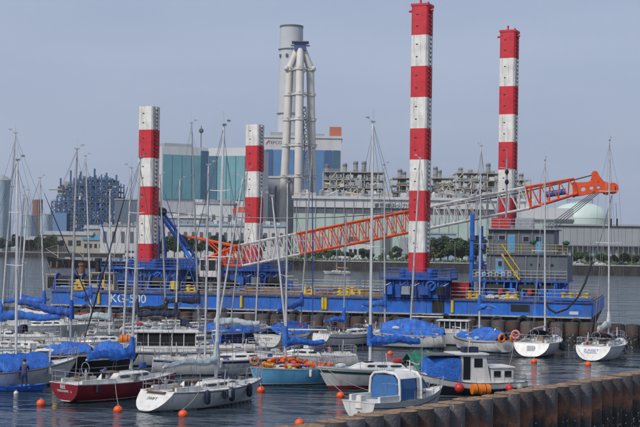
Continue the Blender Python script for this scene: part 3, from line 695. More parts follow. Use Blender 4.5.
# ---- cars and a truck on the far quay
def car(px, D, label, m_, truck=False):
    t = empty('parked_car' if not truck else 'dockside_truck', (pxx(px, D), D, LZ), 0, label, 'car' if not truck else 'truck', 'vehicles on the far quay')
    L = 4.4 if not truck else 6.5
    sec = [(-L / 2, .35), (-L / 2, .95), (-L * .36, 1.0), (-L * .25, 1.5), (L * .12, 1.52), (L * .27, .98), (L / 2, .85), (L / 2, .35)] if not truck else [(-L / 2, .5), (-L / 2, 2.3), (L * .18, 2.3), (L * .18, 1.2), (L * .2, 2.0), (L * .38, 2.0), (L / 2, 1.2), (L / 2, .5)]
    m = MB(); n = len(sec); m.add([(x, -.85, z) for x, z in sec] + [(x, .85, z) for x, z in sec], [tuple(range(n)), tuple(reversed(range(n, 2 * n)))] + [(i, (i + 1) % n, n + (i + 1) % n, n + i) for i in range(n)])
    recalc(m.build('body', m_, t))
    for x in (-L * .3, L * .3):
        for y in (-.8, .8):
            o = MB().tube((x, y - .1, .33), (x, y + .1, .33), .33, 12).build('wheel', RUBBER, t)
    if not truck: MB().box2((-L * .22, -.87, 1.05), (L * .12, .87, 1.4)).build('window', GLASS, t)
    else: MB().box2((L * .22, -.87, 1.35), (L * .4, .87, 1.8)).build('window', GLASS, t)
car(600, 562, 'white parked car on the far quay before the warehouse', WHITE); car(578, 563, 'grey parked car on the far quay before the warehouse', GREYHULL)
car(622, 560, 'dark parked car on the far quay before the warehouse', NAVY); car(345, 585, 'white truck on the far quay beyond the boom', WHITE, True)
# ---- lamp posts on the quay
for px in (300, 345, 405, 455, 520, 573, 590, 632):
    D = 566 - (px - 400) * .07 + 6
    t = empty('lamp_post', (pxx(px, D), D, LZ), 0, 'slender grey lamp post along the far quay', 'lamp post', 'far quay lamp posts')
    MB().tube((0, 0, 0), (0, 0, 9), .11, 6, .07).build('pole', STEELG, t); m = MB(); m.tube((0, 0, 9), (-1.6, 0, 9.4), .06, 5); m.build('arm', STEELG, t); MB().box((-1.9, 0, 9.42), (.9, .3, .18)).build('lamp_head', PLGREY, t)

# ================================================================== HULL SURFACE
class Hull:
    def __init__(h, L, B, fb, draft=.35, kt=.72, tm=.45, rake=.25, over=None, bowup=.3, sternup=.05, full=1.0, rs=.85):
        h.rs = rs
        h.L, h.B, h.fb, h.d, h.kt, h.tm, h.rake, h.over, h.bu, h.su, h.full = L, B, fb, draft, kt, tm, rake, L * .13 if over is None else over, bowup, sternup, full
    def sheer(h, t): return h.fb + h.bu * max(0, (t - .35) / .65) ** 2 + h.su * max(0, (.35 - t) / .35) ** 2
    def hb(h, t):
        if t < h.tm: f = h.kt + (1 - h.kt) * math.sin(math.pi / 2 * t / h.tm)
        else: f = max(0.0, math.cos((t - h.tm) / (1 - h.tm) * math.pi / 2)) ** (.85 / h.full)
        return max(.012, h.B / 2 * f)
    def p(h, t, u, side, off=0.0):
        a = .30 + .55 * max(0.0, (t - .4) / .6) ** 1.5
        q = max(0.0, (.3 - t) / .3) ** .8 * h.rs; el = math.sqrt(max(0.0, 1 - (1 - min(u, 1)) ** 2)) * (1.0 if u <= 1 else u)
        y = h.hb(t) * ((u ** a if u > 0 else 0) * (1 - q) + el * q) + off
        x0 = -h.L / 2 + h.rake * u; x1 = h.L / 2 - h.over * max(0.0, 1 - u) ** 1.25
        dd = h.d * (1 - (.75 + .45 * h.rs) * max(0, (.35 - t) / .35) ** 1.5)
        z = -dd + (h.sheer(t) + dd) * u
        return Vector((x0 + (x1 - x0) * t + (off if t > .98 else 0), side * y, z))
    def uz(h, t, z):
        dd = h.d * (1 - (.75 + .45 * h.rs) * max(0, (.35 - t) / .35) ** 1.5)
        return min(1, max(0, (z + dd) / (h.sheer(t) + dd)))
    def tx(h, x): return min(1, max(0, (x + h.L / 2 - h.rake) / (h.L - h.rake)))
    def deckz(h, x): return h.sheer(h.tx(x))
    def hbx(h, x): return h.hb(h.tx(x))
    US = [0, .04, .12, .25, .4, .55, .7, .85, 1.0]
    def shell(h, n=18):
        m = MB(); ts = [i / n for i in range(n + 1)]
        for sd in (1, -1):
            rows = [[h.p(t, u, sd) for u in h.US] for t in ts]
            if sd == -1: rows = [list(reversed(r)) for r in rows]
            m.grid(rows)
        tr = [h.p(0, u, 1) for u in reversed(h.US)] + [h.p(0, u, -1) for u in h.US[1:]]
        m.add(tr, [tuple(range(len(tr)))])
        return m
    def band(h, f0, f1, off, t0=0.0, t1=1.0, n=18, stern=True):
        m = MB()
        ts = [t0 + (t1 - t0) * i / n for i in range(n + 1)]
        for sd in (1, -1):
            m.grid([[h.p(t, f0(t) + (f1(t) - f0(t)) * q / 2, sd, off) for q in range(3)] for t in ts])
        if stern and t0 == 0:
            rows = []
            for q in range(3):
                u = f0(0) + (f1(0) - f0(0)) * q / 2; a = h.p(0, u, 1, off); b = h.p(0, u, -1, off); a.x -= off; b.x -= off; rows.append([a, b])
            m.grid(rows)
        return m
    def deck(h, dz=-.03, n=18):
        m = MB(); rows = []
        for i in range(n + 1):
            t = i / n; a = h.p(t, 1, 1); b = h.p(t, 1, -1); c = (a + b) / 2 + Vector((0, 0, h.hb(t) * .06)); rows.append([Vector((v.x, v.y * .985, v.z + dz)) for v in (a, a.lerp(c, .6), c, b.lerp(c, .6), b)])
        return m.grid(rows)

def hull_parts(root, h, hullm, deckm=DECK, bottom=ANTIFOUL, boot=None, stripe=None, rail=DECK, bottom_z=.06):
    o = h.shell().build('hull', hullm, root, True); recalc(o)
    z = lambda v: (lambda t: h.uz(t, v))
    h.band(z(-h.d), z(bottom_z), .006).build('bottom_paint', bottom, root, True)
    if boot: h.band(z(bottom_z + .01), z(bottom_z + .01 + boot[1]), .007).build('boot_stripe', boot[0], root, True)
    if stripe: h.band(lambda t: stripe[1], lambda t: stripe[2], .008, stern=False).build('sheer_stripe', stripe[0], root, True)
    h.deck().build('deck', deckm, root, True)
    h.band(lambda t: .975, lambda t: 1.02, .025).build('toe_rail', rail, root, True)
    return o

def cabin_part(root, h, xa, xb, hc, m_, wf=.62, slope=.9, back=.12, windows=(), name='cabin', n=10, wm=GLASS):
    """cabin trunk from xa (aft) to xb (forward)"""
    L = xb - xa
    def sec(x, off=0):
        t = (x - xa) / L; hz = hc * min(1, (xb - x) / slope + .12, (x - xa) / back + .25 if back > 0 else 1)
        b = min(h.hbx(x) * wf, h.B / 2 * wf) + off; z0 = h.deckz(x) - .05
        return [(b, z0), (b * .97, z0 + hz * .35), (b * .88 , z0 + hz * .88), (b * .72, z0 + hz), (0, z0 + hz * 1.08)]
    rows = []
    for i in range(n + 1):
        x = xa + L * i / n; s = sec(x); rows.append([Vector((x, y, z)) for y, z in s] + [Vector((x, -y, z)) for y, z in reversed(s[:-1])])
    mb = MB().grid(rows); mb.add(rows[0], [tuple(range(len(rows[0])))]); mb.add(rows[-1], [tuple(range(len(rows[0])))])
    o = mb.build(name, m_, root, True); recalc(o)
    for x0, x1, f0, f1 in windows:
        for sd in (1, -1):
            rr = []
            for q in range(5):
                x = x0 + (x1 - x0) * q / 4; s = sec(x, .012); A, B_ = Vector((x, s[1][0], s[1][1])), Vector((x, s[2][0], s[2][1]))
                k0, k1 = (f0, f1) if 0 < q < 4 else (f0 + (f1 - f0) * .2, f1 - (f1 - f0) * .2)
                rr.append([Vector((p.x, p.y * sd, p.z)) for p in (A.lerp(B_, k0), A.lerp(B_, k1))])
            MB().grid(rr).build('window', wm, o)
    return o

def cover_mesh(x0, x1, zf, h0, h1, w=.16, seed=0, n=64, m=18, yo=0.0):
    """lumpy sail cover laced over a boom from the mast (x0) aft to x1; zf(x) = boom height"""
    r_ = random.Random(seed); rows = []; nt = 7
    for i in range(n + 1):
        t = i / n; x = x0 + (x1 - x0) * t; hh = h0 + (h1 - h0) * t ** .6; ww = w * (1 - .4 * t); row = []
        tie = .80 + .20 * abs(math.sin(t * nt * math.pi)) ** .5                      # lashings pinch the cover
        for k in range(m):
            a = 2 * math.pi * k / m
            lump = tie * (1 + .22 * noise.noise(Vector((x * 2.3 + seed, math.cos(a) * 1.5, math.sin(a) * 1.5))) + .16 * (.5 - abs(noise.noise(Vector((x * 4.5 + math.sin(a) * 1.6 + seed, math.cos(a) * 1.2, math.sin(a) * .8)))) * 1.8))
            up = max(0, math.sin(a)); c_ = math.cos(a)
            row.append(Vector((x, yo + c_ * ww * lump * (1 - .35 * up), zf(x) + hh * .30 + math.sin(a) * hh * (.58 if up else .42) * lump - .06 * math.sin(t * 9 + seed))))
        rows.append(row)
    for q in (0, -1):
        c_ = sum(rows[q], Vector()) / m; rows[q] = [c_.lerp(p, .45) for p in rows[q]]
    mb = MB().grid(rows, True); mb.add(rows[0], [tuple(range(m))]); mb.add(rows[-1], [tuple(range(m))])
    return mb

def tarp(h, root_like, x0, x1, ridge, label, m_, spread=.98, drop=.1, seed=0, group=None, n=14, name='tarpaulin', sag=.12):
    n *= 4
    """tarpaulin draped over a ridge line above the deck; a thing of its own"""
    rows = []
    for i in range(n + 1):
        t = i / n; x = x0 + (x1 - x0) * t; b = h.hbx(x) * spread; zg = h.deckz(x) + drop
        zr = zg + ridge(t); row = []
        for q in range(-16, 17):
            f = abs(q) / 16; y = b * q / 16; z = zr + (zg - zr) * f ** 1.15 - sag * math.sin(f * math.pi) * (.4 + ridge(t))
            z += .10 * noise.noise(Vector((x * 1.3 + seed * 3.1, y * 1.6, seed))) + .10 * (.35 - abs(noise.noise(Vector((x * 1.9 + y * .9 + seed, y * 1.1 - x * .4, seed + 5))))) + .05 * (.35 - abs(noise.noise(Vector((x * 4.6 - y, y * 2.5, seed + 9))))) - .045 * (abs(math.sin(x * 2.4 + seed)) < .12) * (f > .25)
            row.append(Vector((x, y * (1 + .07 * noise.noise(Vector((x * 2.2, 3 * (q > 0), seed)))), z - (.12 * f ** 4) * (1 + noise.noise(Vector((x * 3, seed, 1)))))))
        rows.append(row)
    mb = MB().grid(rows)
    o = mb.build(name, m_, None, True); sm = o.modifiers.new('solid', 'SOLIDIFY'); sm.thickness = .015
    o.location = root_like.location; o.rotation_euler = root_like.rotation_euler
    for i in range(5):
        j = int((.1 + .2 * i) * n)
        m = MB(); m.path([p + Vector((0, 0, .022)) for p in rows[j][::2]], .012, 4); m.build('lashing', BLUE2, o)
    return tag(o, label, 'tarpaulin', group)

def rails(root, h, t0=.04, t1=.9, ht=.62, step=1.4, pul=True, push=True, mm=STEEL):
    L = h.L
    n = max(3, int(L * (t1 - t0) / step))
    for sd in (1, -1):
        m = MB(); pr = None
        for i in range(n + 1):
            t = t0 + (t1 - t0) * i / n; p = h.p(t, 1, sd); p.y *= .96; q = p + Vector((0, 0, ht)); m.tube(p, q, .016, 5)
            if pr:
                m.tube(pr, q, .010, 4); m.tube(pr - Vector((0, 0, ht * .48)), q - Vector((0, 0, ht * .48)), .009, 4)
            pr = q
        m.build('lifeline', mm, root)
    if pul:
        m = MB(); a = [h.p(t1, 1, 1), h.p(.965, 1, 1), h.p(1, 1, 1), h.p(.965, 1, -1), h.p(t1, 1, -1)]
        up = [p + Vector((.12, 0, ht)) for p in a]; m.path(up, .02, 6)
        m.path([p + Vector((.06, 0, ht * .5)) for p in a], .014, 5)
        for p, q in zip(a, up): m.tube(p, q, .018, 5)
        m.build('pulpit', mm, root)
    if push:
        m = MB(); a = [h.p(.12, 1, 1), h.p(.01, 1, 1), h.p(.01, 1, -1), h.p(.12, 1, -1)]
        for p in a: p.y *= .95
        m.path([p + Vector((0, 0, ht)) for p in a], .02, 6); m.path([p + Vector((0, 0, ht * .5)) for p in a], .015, 5)
        for p in a + [(a[1] + a[2]) / 2]: m.tube(p, p + Vector((0, 0, ht)), .018, 5)
        m.build('pushpit', mm, root)

BOATS = {}
def sailboat(key, label, c, th, L, B, hullm=WHITE, fb=.95, mast=None, mm=ALU, cover=None, coverlen=.42, boomh=.75, furl=None, kt=.74, rake=.25, over=None,
             stripe=None, boot=(STRIPEBLUE, .06), bottom=ANTIFOUL, deckm=DECK, cab=(-.12, .24, .42), hood=None, txt=(), rail=True, heel=0.0, bowup=.25, mr=.075, tm=.42,
             group='sailing boats moored in the marina', outboard=False, winm=GLASS, name='sailing_boat', spread=2, coverh=(.75, .3), xmf=None, boomlift=.0, lf=True):
    loc = G(*c); root = empty(name, loc, R(th), label, 'sailing boat', group)
    h = Hull(L, B, fb, kt=kt, rake=rake, over=over, bowup=bowup, tm=tm)
    BOATS[key] = (root, h)
    hull_parts(root, h, hullm, deckm, bottom, boot, stripe)
    cs, sn = math.cos(R(th)), math.sin(R(th))
    # where the mast stands
    xm = L * .08
    if mast:
        bx, tx, ty = mast; kk = (bx - CX) / F
        if xmf is not None: xm = xmf * L
        elif abs(cs) > .3: xm = max(-.05 * L, min(.25 * L, (kk * loc.y - loc.x) / (cs - kk * sn)))
    if cab:
        xa, xb, hc = cab[0] * L, cab[1] * L, cab[2]
        w_ = [(xa + (xb - xa) * a, xa + (xb - xa) * b, .25, .85) for a, b in ((.12, .34), (.40, .60), (.64, .78))]
        co = cabin_part(root, h, xa, xb, hc, DECK, slope=L * .11, windows=w_, wm=winm)
        zc = h.deckz(xa) + hc
        MB().box((xa + .35, 0, zc + .02), (.75, .62, .07)).build('hatch', TEAK if (len(key) % 2) else DGREYC, co)
        MB().box((xa - .02, 0, zc - hc * .45), (.05, .55, hc * .8)).build('companionway', GLASS if (len(key) % 2) else TEAK, co)
        MB().box((xb - L * .13, 0, h.deckz(xb - L * .13) + hc + .03), (.5, .5, .06)).build('hatch', GLASS, co)
        # cockpit
        for sd in (1, -1): MB().box((((-L * .45 + max(rake, 0)) + xa) / 2, sd * h.hbx(-L * .3) * .66, h.deckz(-L * .3) + .09), (xa + L * .45 - max(rake, 0), .14, .24)).build('coaming', DECK, root)
        MB().box(((-L * .45 + xa) / 2, 0, h.deckz(-L * .3) + .02), (L * .40 + xa, h.hbx(-L * .3) * 1.05, .02)).build('cockpit_sole', TEAK, root)
        m = MB(); m.tube((-L * .33, 0, h.deckz(-L * .3)), (-L * .33, 0, h.deckz(-L * .3) + .7), .06, 8); m.torus((-L * .335, 0, h.deckz(-L * .3) + .75), .34, .02, (1, 0, 0), 16, 6); m.build('wheel', STEEL, root)
        for sd in (1, -1): MB().lathe([(.09, 0), (.07, .14), (.08, .18)], (xa - L * .08, sd * h.hbx(-L * .2) * .68, h.deckz(-L * .2) + .26), 10).build('winch', STEEL, root)
    if hood and cab:
        rows = []
        for i in range(7):
            t = i / 6; x = xa + .55 - .95 * t; hh = .62 * math.sin(min(1, t * 1.3) * math.pi / 2) + .03; b = h.hbx(xa) * .6
            rows.append([Vector((x, b * math.cos(a), zc - .12 + hh * max(0, math.sin(a)) ** .6)) for a in [math.pi * q / 10 for q in range(11)]])
        MB().grid(rows).build('sprayhood', hood, root, True)
    if mast:
        zb = h.deckz(xm) + (cab[2] if cab and xa < xm < xb else 0) - .04
        mw = Vector((loc.x + xm * cs, loc.y + xm * sn, zb))
        Ht = P(tx, ty, mw.y); H = Ht.z - zb; dxw = Ht.x - mw.x
        lean = Vector((dxw * cs, -dxw * sn, 0)) if True else Vector()
        base = Vector((xm, 0, zb)); top = base + lean + Vector((0, 0, H))
        mo = MB(); mo.path([base, base.lerp(top, .6), top], [mr, mr * .95, mr * .62], 8); mo.build('mast', mm, root, True)
        def on(f): return base.lerp(top, f)
        sp = []
        for f, wd in ((.48, .55), (.74, .42))[:spread]:
            p = on(f); m = MB()
            for sd in (1, -1): m.tube(p, p + Vector((-.12, sd * h.B * wd * .62, .05)), .028, 5, .018); sp.append((f, p + Vector((-.12, sd * h.B * wd * .62, .05)), sd))
            m.build('spreader', mm, root)
        for sd in (1, -1):
            ch = h.p(h.tx(xm - .15), 1, sd); pts = [ch] + [q for f, q, s_ in sp if s_ == sd] + [on(.97)]
            MB().path(pts, .011, 4).build('shroud', WIRE, root)
            MB().tube(h.p(h.tx(xm - .45), 1, sd), on(.49), .010, 4).build('shroud', WIRE, root)
        bowp = h.p(1, 1, 1); bowp.y = 0; bowp.x -= .1; st = h.p(0, 1, 1); st.y = 0; st.x += .1
        MB().tube(bowp, on(.96), .011, 4).build('forestay', WIRE, root)
        MB().tube(st, on(.995), .011, 4).build('backstay', WIRE, root)
        if furl: MB().path([bowp.lerp(on(.96), f) for f in (.05, .2, .5, .8, .93)], [.03, .06, .055, .04, .02], 7).build('furled_sail', furl, root, True)
        m = MB(); tp = on(1); m.tube(tp, tp + Vector((0, .05, .75)), .008, 4); m.tube(tp, tp + Vector((.35, 0, .22)), .009, 4); m.box(tp + Vector((.36, 0, .26)), (.24, .02, .1)); m.box(tp + Vector((0, 0, .02)), (.3, .12, .08))
        m.build('masthead_gear', ALUD, root)
        # halyards against the mast
        m = MB(); m.tube(on(.02) + Vector((.14, .1, 0)), on(.97) + Vector((.05, .02, 0)), .007, 4); m.tube(on(.02) + Vector((-.16, -.12, 0)), on(.9) + Vector((-.05, 0, 0)), .007, 4); m.build('halyard', WIRE, root)
        # boom
        bl = L * coverlen; zb2 = zb + boomh; bz = lambda x: zb2 + (xm - x) / bl * boomlift
        off = (zb2 - zb) / H; bs = on(off)
        MB().tube(bs, (xm - bl, bs.y * .3, bz(xm - bl)), .055, 8).build('boom', mm, root)
        if lf: MB().tube((xm - bl, bs.y * .3, bz(xm - bl)), on(.99), .009, 4).build('topping_lift', WIRE, root)
        if cover:
            cover_mesh(xm + .12, xm - bl * .98, bz, coverh[0] * .88, coverh[1] * .8, .2, seed=len(label)).build('sail_cover', cover, root, True)
            o = MB(); o.path([bs + Vector((.0, 0, -.1)), bs + Vector((.02, 0, .5)), bs + Vector((.0, 0, 1.15))], [.2, .19, .1], 9); o.build('mast_cover', cover, root, True)
    if rail: rails(root, h)
    for s_, size, fz, mt, fy in txt:
        u = fz; p = h.p(0, u, 1); a, b = h.p(0, u - .05, 1), h.p(0, u + .05, 1)
        sl = Vector((b.x - a.x, 0, b.z - a.z)).normalized()
        xl = Vector((0, -1, 0)); nrm = xl.cross(sl)
        M = Matrix((xl, sl, nrm)).transposed()
        text('lettering', s_, size, mt, root, (p.x + nrm.x * .012, fy, p.z + nrm.z * .012), M, .004)
    if outboard:
        m = MB(); m.box((-L / 2 - .18, -.3, fb + .1), (.3, .24, .4), 0, .8); m.box((-L / 2 - .2, -.3, fb * .4), (.12, .1, fb)); m.build('outboard_motor', DGREYC, root)
    if cab:
        rk = random.Random(sum(map(ord, key)) * 7)
        for i in range(9):
            x = rk.uniform(-.42, .38) * L; y = rk.choice((-1, 1)) * h.hbx(x) * rk.uniform(.3, .85); z = h.deckz(x) + .03
            if xa < x < xb: z += cab[2] if abs(y) < h.hbx(x) * .5 else 0
            q = rk.random()
            if q < .35: MB().torus((x, y, z + .05), .17, .045, (rk.uniform(-.3, .3), .2, 1), 12, 6).build('rope_coil', rk.choice([ROPE, TEXTB, WHITEC, ROPE]), root, True)
            elif q < .6: MB().box((x, y, z + .14), (rk.uniform(.25, .6), rk.uniform(.2, .4), rk.uniform(.16, .34)), rk.uniform(0, 3), .9).build('deck_box', rk.choice([DECK, NAVYC, TEAK, BLUE2, DGREYC, GREYC]), root)
            elif q < .8: MB().ball((x, y, z + .12), .22, 9, (1.6, .8, .7)).build('sail_bag', rk.choice([WHITEC, BLUE2, NAVYC, GREYC, REDB]), root, True)
            else: MB().tube((x, y, z), (x + .1, y, z + rk.uniform(.5, 1.1)), .03, 6).build('vent_post', rk.choice([STEEL, ALUW, DECK]), root)
        for i in range(2):
            t_ = rk.uniform(.1, .8); p = h.p(t_, .86, rk.choice((-1, 1)), .1); MB().path([p + Vector((0, 0, -.3)), p + Vector((0, 0, -.25)), p + Vector((0, 0, .1)), p + Vector((0, 0, .15))], [.03, .1, .1, .03], 9).build('side_fender', rk.choice([WHITEC, GREYF, FENDER]), root, True)
    # rudder blade and mooring cleats
    MB().box((-L / 2 + .45 + max(rake, 0) * .3, 0, -.15), (.35, .05, .5)).build('rudder', bottom, root)
    if heel: root.rotation_euler = (R(heel), 0, R(th))
    return root, h

# ================================================================== MOORED SHIP, FAR LEFT
D = 556; a = G(47, 267.3); k = 1 / S(D); Ls = 97 * k
root = empty('coaster_ship', (pxx(95, D), D, 0), R(180), 'dark hulled coaster moored by the far shore, white bridge aft', 'ship')
h = Hull(Ls, 7.5, 2.6, 1.0, kt=.8, rake=.3, over=2.0, bowup=1.6, sternup=.7, full=1.6, rs=.2)
hull_parts(root, h, BLACKHULL, PLGREY, ANTIRED, None, None, BLACKHULL, .15)
dz = h.deckz(-Ls * .35)
MB().box((-Ls * .38, 0, dz + 1.2), (6.2, 6, 2.4)).build('deckhouse', PLWHITE, root); MB().box((-Ls * .38, 0, dz + 3.5), (4.6, 5, 2.2)).build('bridge', PLWHITE, root)
for z, n in ((dz + 1.4, 4), (dz + 3.7, 4)):
    for i in range(n): MB().box((-Ls * .38 - 2 + i * 1.3, 2.55 if z > dz + 2 else 3.03, z), (.8, .1, .7)).build('window', GLASS, root)
MB().lathe([(.7, dz + 2.4), (.6, dz + 5.4)], (-Ls * .45, 0, 0), 14).build('funnel', PLRED, root)
for i in range(6): MB().box((-Ls * .22 + i * Ls * .095, 0, dz + .6), (Ls * .085, 5, 1.3)).build('hatch_cover', [PLGREY, BEIGE][i % 2], root)
for x, hh in ((-Ls * .2, 6.5), (Ls * .12, 7.5), (Ls * .38, 6)):
    m = MB(); m.tube((x, 0, dz), (x, 0, dz + hh), .16, 6); m.tube((x, 0, dz + 1.5), (x + 5, 0, dz + hh * .75), .1, 5); m.tube((x, 0, dz + hh), (x + 5, 0, dz + hh * .75), .04, 4); m.build('derrick', PLCREAM, root)
m = MB()
for i in range(14):
    x = -Ls * .25 + Ls * .62 * i / 13; m.tube((x, 3.2, dz), (x, 3.2, dz + 1), .04, 4)
for z in (.5, 1): m.tube((-Ls * .25, 3.2, dz + z), (Ls * .37, 3.2, dz + z), .04, 4)
m.build('railing', PLGREY, root)
# low jetty posts beside the ship
for i, px in enumerate((51, 57)):
    o = MB().tube((0, 0, -1), (0, 0, 2.6), .35, 8).build('mooring_post', RUSTY); o.location = G(px, 268.5); tag(o, 'rusty mooring post under the bow of the dark coaster', 'post', 'mooring posts')

# far sailing boat under way on the open water
sailboat('far', 'small white sailing boat with bare mast out on the open water', (337, 274.6), 178, 9.5, 3.0, WHITE2, 1.0, mast=(337, 336.5, 217), cab=(-.15, .22, .45), furl=None, rail=False, group='boats on the open water', cover=mat('tan_cover', (.35, .2, .1), .8), spread=1)

# ================================================================== PILE WALLS
def pile_wall(a, b, pitch, dia, z, label, seed, pm=PILE, tm=None):
    a, b = Vector((*a[:2], 0)), Vector((*b[:2], 0)); d = b - a; n = int(d.length / pitch); ang = math.atan2(d.y, d.x)
    root = empty('pile_wall', a, ang, label, 'pile wall'); r_ = random.Random(seed); r = dia / 2
    bodies = []; tops = []
    for q in range(3):
        m = MB(); m.lathe([(r, -1.2), (r, z - .08), (r * .985, z - .02), (r * .9, z - .02)], n=28, capt=False); bodies.append(m.mesh('pile', pm, True))
        m = MB(); rr = random.Random(q); rows = []
        for f in (1.0, .8, .45, .08):
            rows.append([Vector((r * .96 * f * math.cos(2 * math.pi * i / 24), r * .96 * f * math.sin(2 * math.pi * i / 24), z - .005 + (.05 * (1 - f) + .03 * rr.uniform(-1, 1)) * (f < 1))) for i in range(24)])
        m.grid(rows, True); m.add(rows[-1], [tuple(range(24))]); tops.append(m.mesh('pile_top', tm or PILETOP, True))
    jm = MB().lathe([(.1, -1.2), (.1, z - .15)], n=8).mesh('interlock', pm, True)
    for i in range(n):
        s_ = r_.uniform(-.035, .035)
        p = inst(bodies[i % 3], 'pile', root, ((i + .5) * d.length / n, r_.uniform(-.02, .02), s_), r_.uniform(0, 6))
        inst(tops[i % 3], 'pile_top', p)
        inst(jm, 'interlock', root, (i * d.length / n, -.02, 0))
    return root
ZF = 2.65
fa, fbp = G(329, 421.5, ZF), G(640, 372, ZF); dv = (fbp - fa).normalized()
pile_wall(fa - dv * 5, fbp + dv * 22, 1.12, 1.06, ZF, 'near breakwater wall of rusty steel pipe piles with brown tops', 1)
ZB = 2.08
ba, bb = G(100, 309.5, ZB), G(640, 324.5, ZB); dv = (bb - ba).normalized()
pile_wall(ba - dv * 34, bb + dv * 16, 1.32, 1.24, ZB, 'dark steel pipe pile wall between the moored yachts and the blue barge', 2, PILEB, mat('pile_top_dull', (.09, .07, .055), .9, var=.3, vs=2.5, bump=.5, bs=10))

# ================================================================== CRANE BARGE
DZ = 3.4
bl_, br_ = G(52, 290.5, DZ), G(592, 302.5, DZ)
bd = (br_ - bl_); BL = Vector((bd.x, bd.y, 0)).length; ba_ = math.atan2(bd.y, bd.x)
barge = empty('crane_barge', (bl_.x, bl_.y, 0), ba_, 'long blue crane barge with white hull lettering and four striped spud legs', 'barge')
Minv = (Matrix.Translation(Vector((bl_.x, bl_.y, 0))) @ Matrix.Rotation(ba_, 4, 'Z')).inverted()
BW = 25.0
def bloc(px, py, y): 
    """barge-local x for a pixel on the plane local y"""
    u = (px - CX) / F; v = (HY - py) / F
    dirv = Vector((u * CR - v * SR, 1, u * SR + v * CR)); o = Minv @ Vector((0, 0, CAMH)); dl = Minv.to_3x3() @ dirv
    t = (y - o.y) / dl.y; return o + dl * t
m = MB(); sec = [(0, -.8), (BL - 1, -.8), (BL, .6), (BL, DZ), (0, DZ), (-.0, .6)]
hullpoly = [(0, DZ), (0, 1.9), (1.2, -.8), (BL - 1.2, -.8), (BL, 1.9), (BL, DZ)]
m.add([(x, 0, z) for x, z in hullpoly] + [(x, BW, z) for x, z in hullpoly], [(0, 1, 2, 3, 4, 5), (11, 10, 9, 8, 7, 6)] + [(i, (i + 1) % 6, 6 + (i + 1) % 6, 6 + i) for i in range(6)])
recalc(m.build('hull', BARGEK, barge))
# welded shell plates, painted blue
npl = 14
for i in range(npl):
    m = MB().box(((i + .5) * BL / npl, -.06, DZ - .74), (BL / npl - .03, .12, 1.46)); m.build('shell_plate', BARGE, barge)
for i in range(6): MB().box((BL + .06, (i + .5) * BW / 6, DZ - .74), (.12, BW / 6 - .03, 1.46)).build('shell_plate', BARGE, barge)
m = MB().box((BL / 2, -.2, DZ - 1.56), (BL, .3, .16)); m.build('rubbing_strake', mat('strake_grey', (.38, .40, .42), .7, var=.2), barge)
m = MB().box((BL / 2, -.16, DZ - .06), (BL + .2, .24, .12)); m.build('deck_edge', BARGED, barge)
npk = 40
pm = [MB().box((0, 0, 0), (BL / npk - .05, BW - .5, .12)).mesh('deck_board', q) for q in (DECKRUST, PLANK)]
for i in range(npk): inst(pm[i % 2], 'deck_board', barge, ((i + .5) * BL / npk, BW / 2, DZ + .05 + .012 * (i % 3)))
p0 = bloc(110, 297, -.125)
cx_t = bloc(128, 297.5, -.125)
text('lettering', 'KG-500', 1.32, TEXTW, barge, (cx_t.x, -.135, DZ - .72), (R(90), 0, 0), .006)
def tyre(x, z, r=.5):
    m = MB(); m.torus((x, -.32, z), r, .19, (0, 1, 0), 16, 8); m.build('tyre_fender', RUBBER, barge, True)
for i in range(22): tyre(1.5 + i * (BL - 3) / 21, DZ - 2.25 + .15 * math.sin(i * 2.1))
for px, w_ in ((438, 1.25), (520, 1.9), (86, .3)):
    q = bloc(px, 308, -.13); MB().box((q.x, -.15, DZ - .72), (w_, .06, 1.3 if px == 438 else .7)).build('hawse_recess', RUBBER, barge)
for px in (99, 241.5, 326, 452.5, 323):
    q = bloc(px, 304, -.15); MB().tube((q.x, -.2, DZ - 1.35), (q.x, -.2, DZ - .1), .16, 10).build('fender_bar', YELLOW, barge)
def railing(x0, x1, y, z, hh=1.1, st=1.6, m_=RAILG, par=barge, name='railing', ax='x'):
    mb = MB(); n = max(1, int(abs(x1 - x0) / st))
    f = (lambda q: Vector((q, y, z))) if ax == 'x' else (lambda q: Vector((y, q, z)))
    for i in range(n + 1): p = f(x0 + (x1 - x0) * i / n); mb.tube(p, p + Vector((0, 0, hh)), .035, 5)
    for q in (hh, hh * .66, hh * .33): mb.tube(f(x0) + Vector((0, 0, q)), f(x1) + Vector((0, 0, q)), .028, 5)
    return mb.build(name, m_, par)
for i in range(8):
    x0, x1 = BL * i / 8 + .3, BL * (i + 1) / 8 - .4; railing(x0, x1, .25, DZ + .1); railing(x0, x1, BW - .4, DZ + .1)
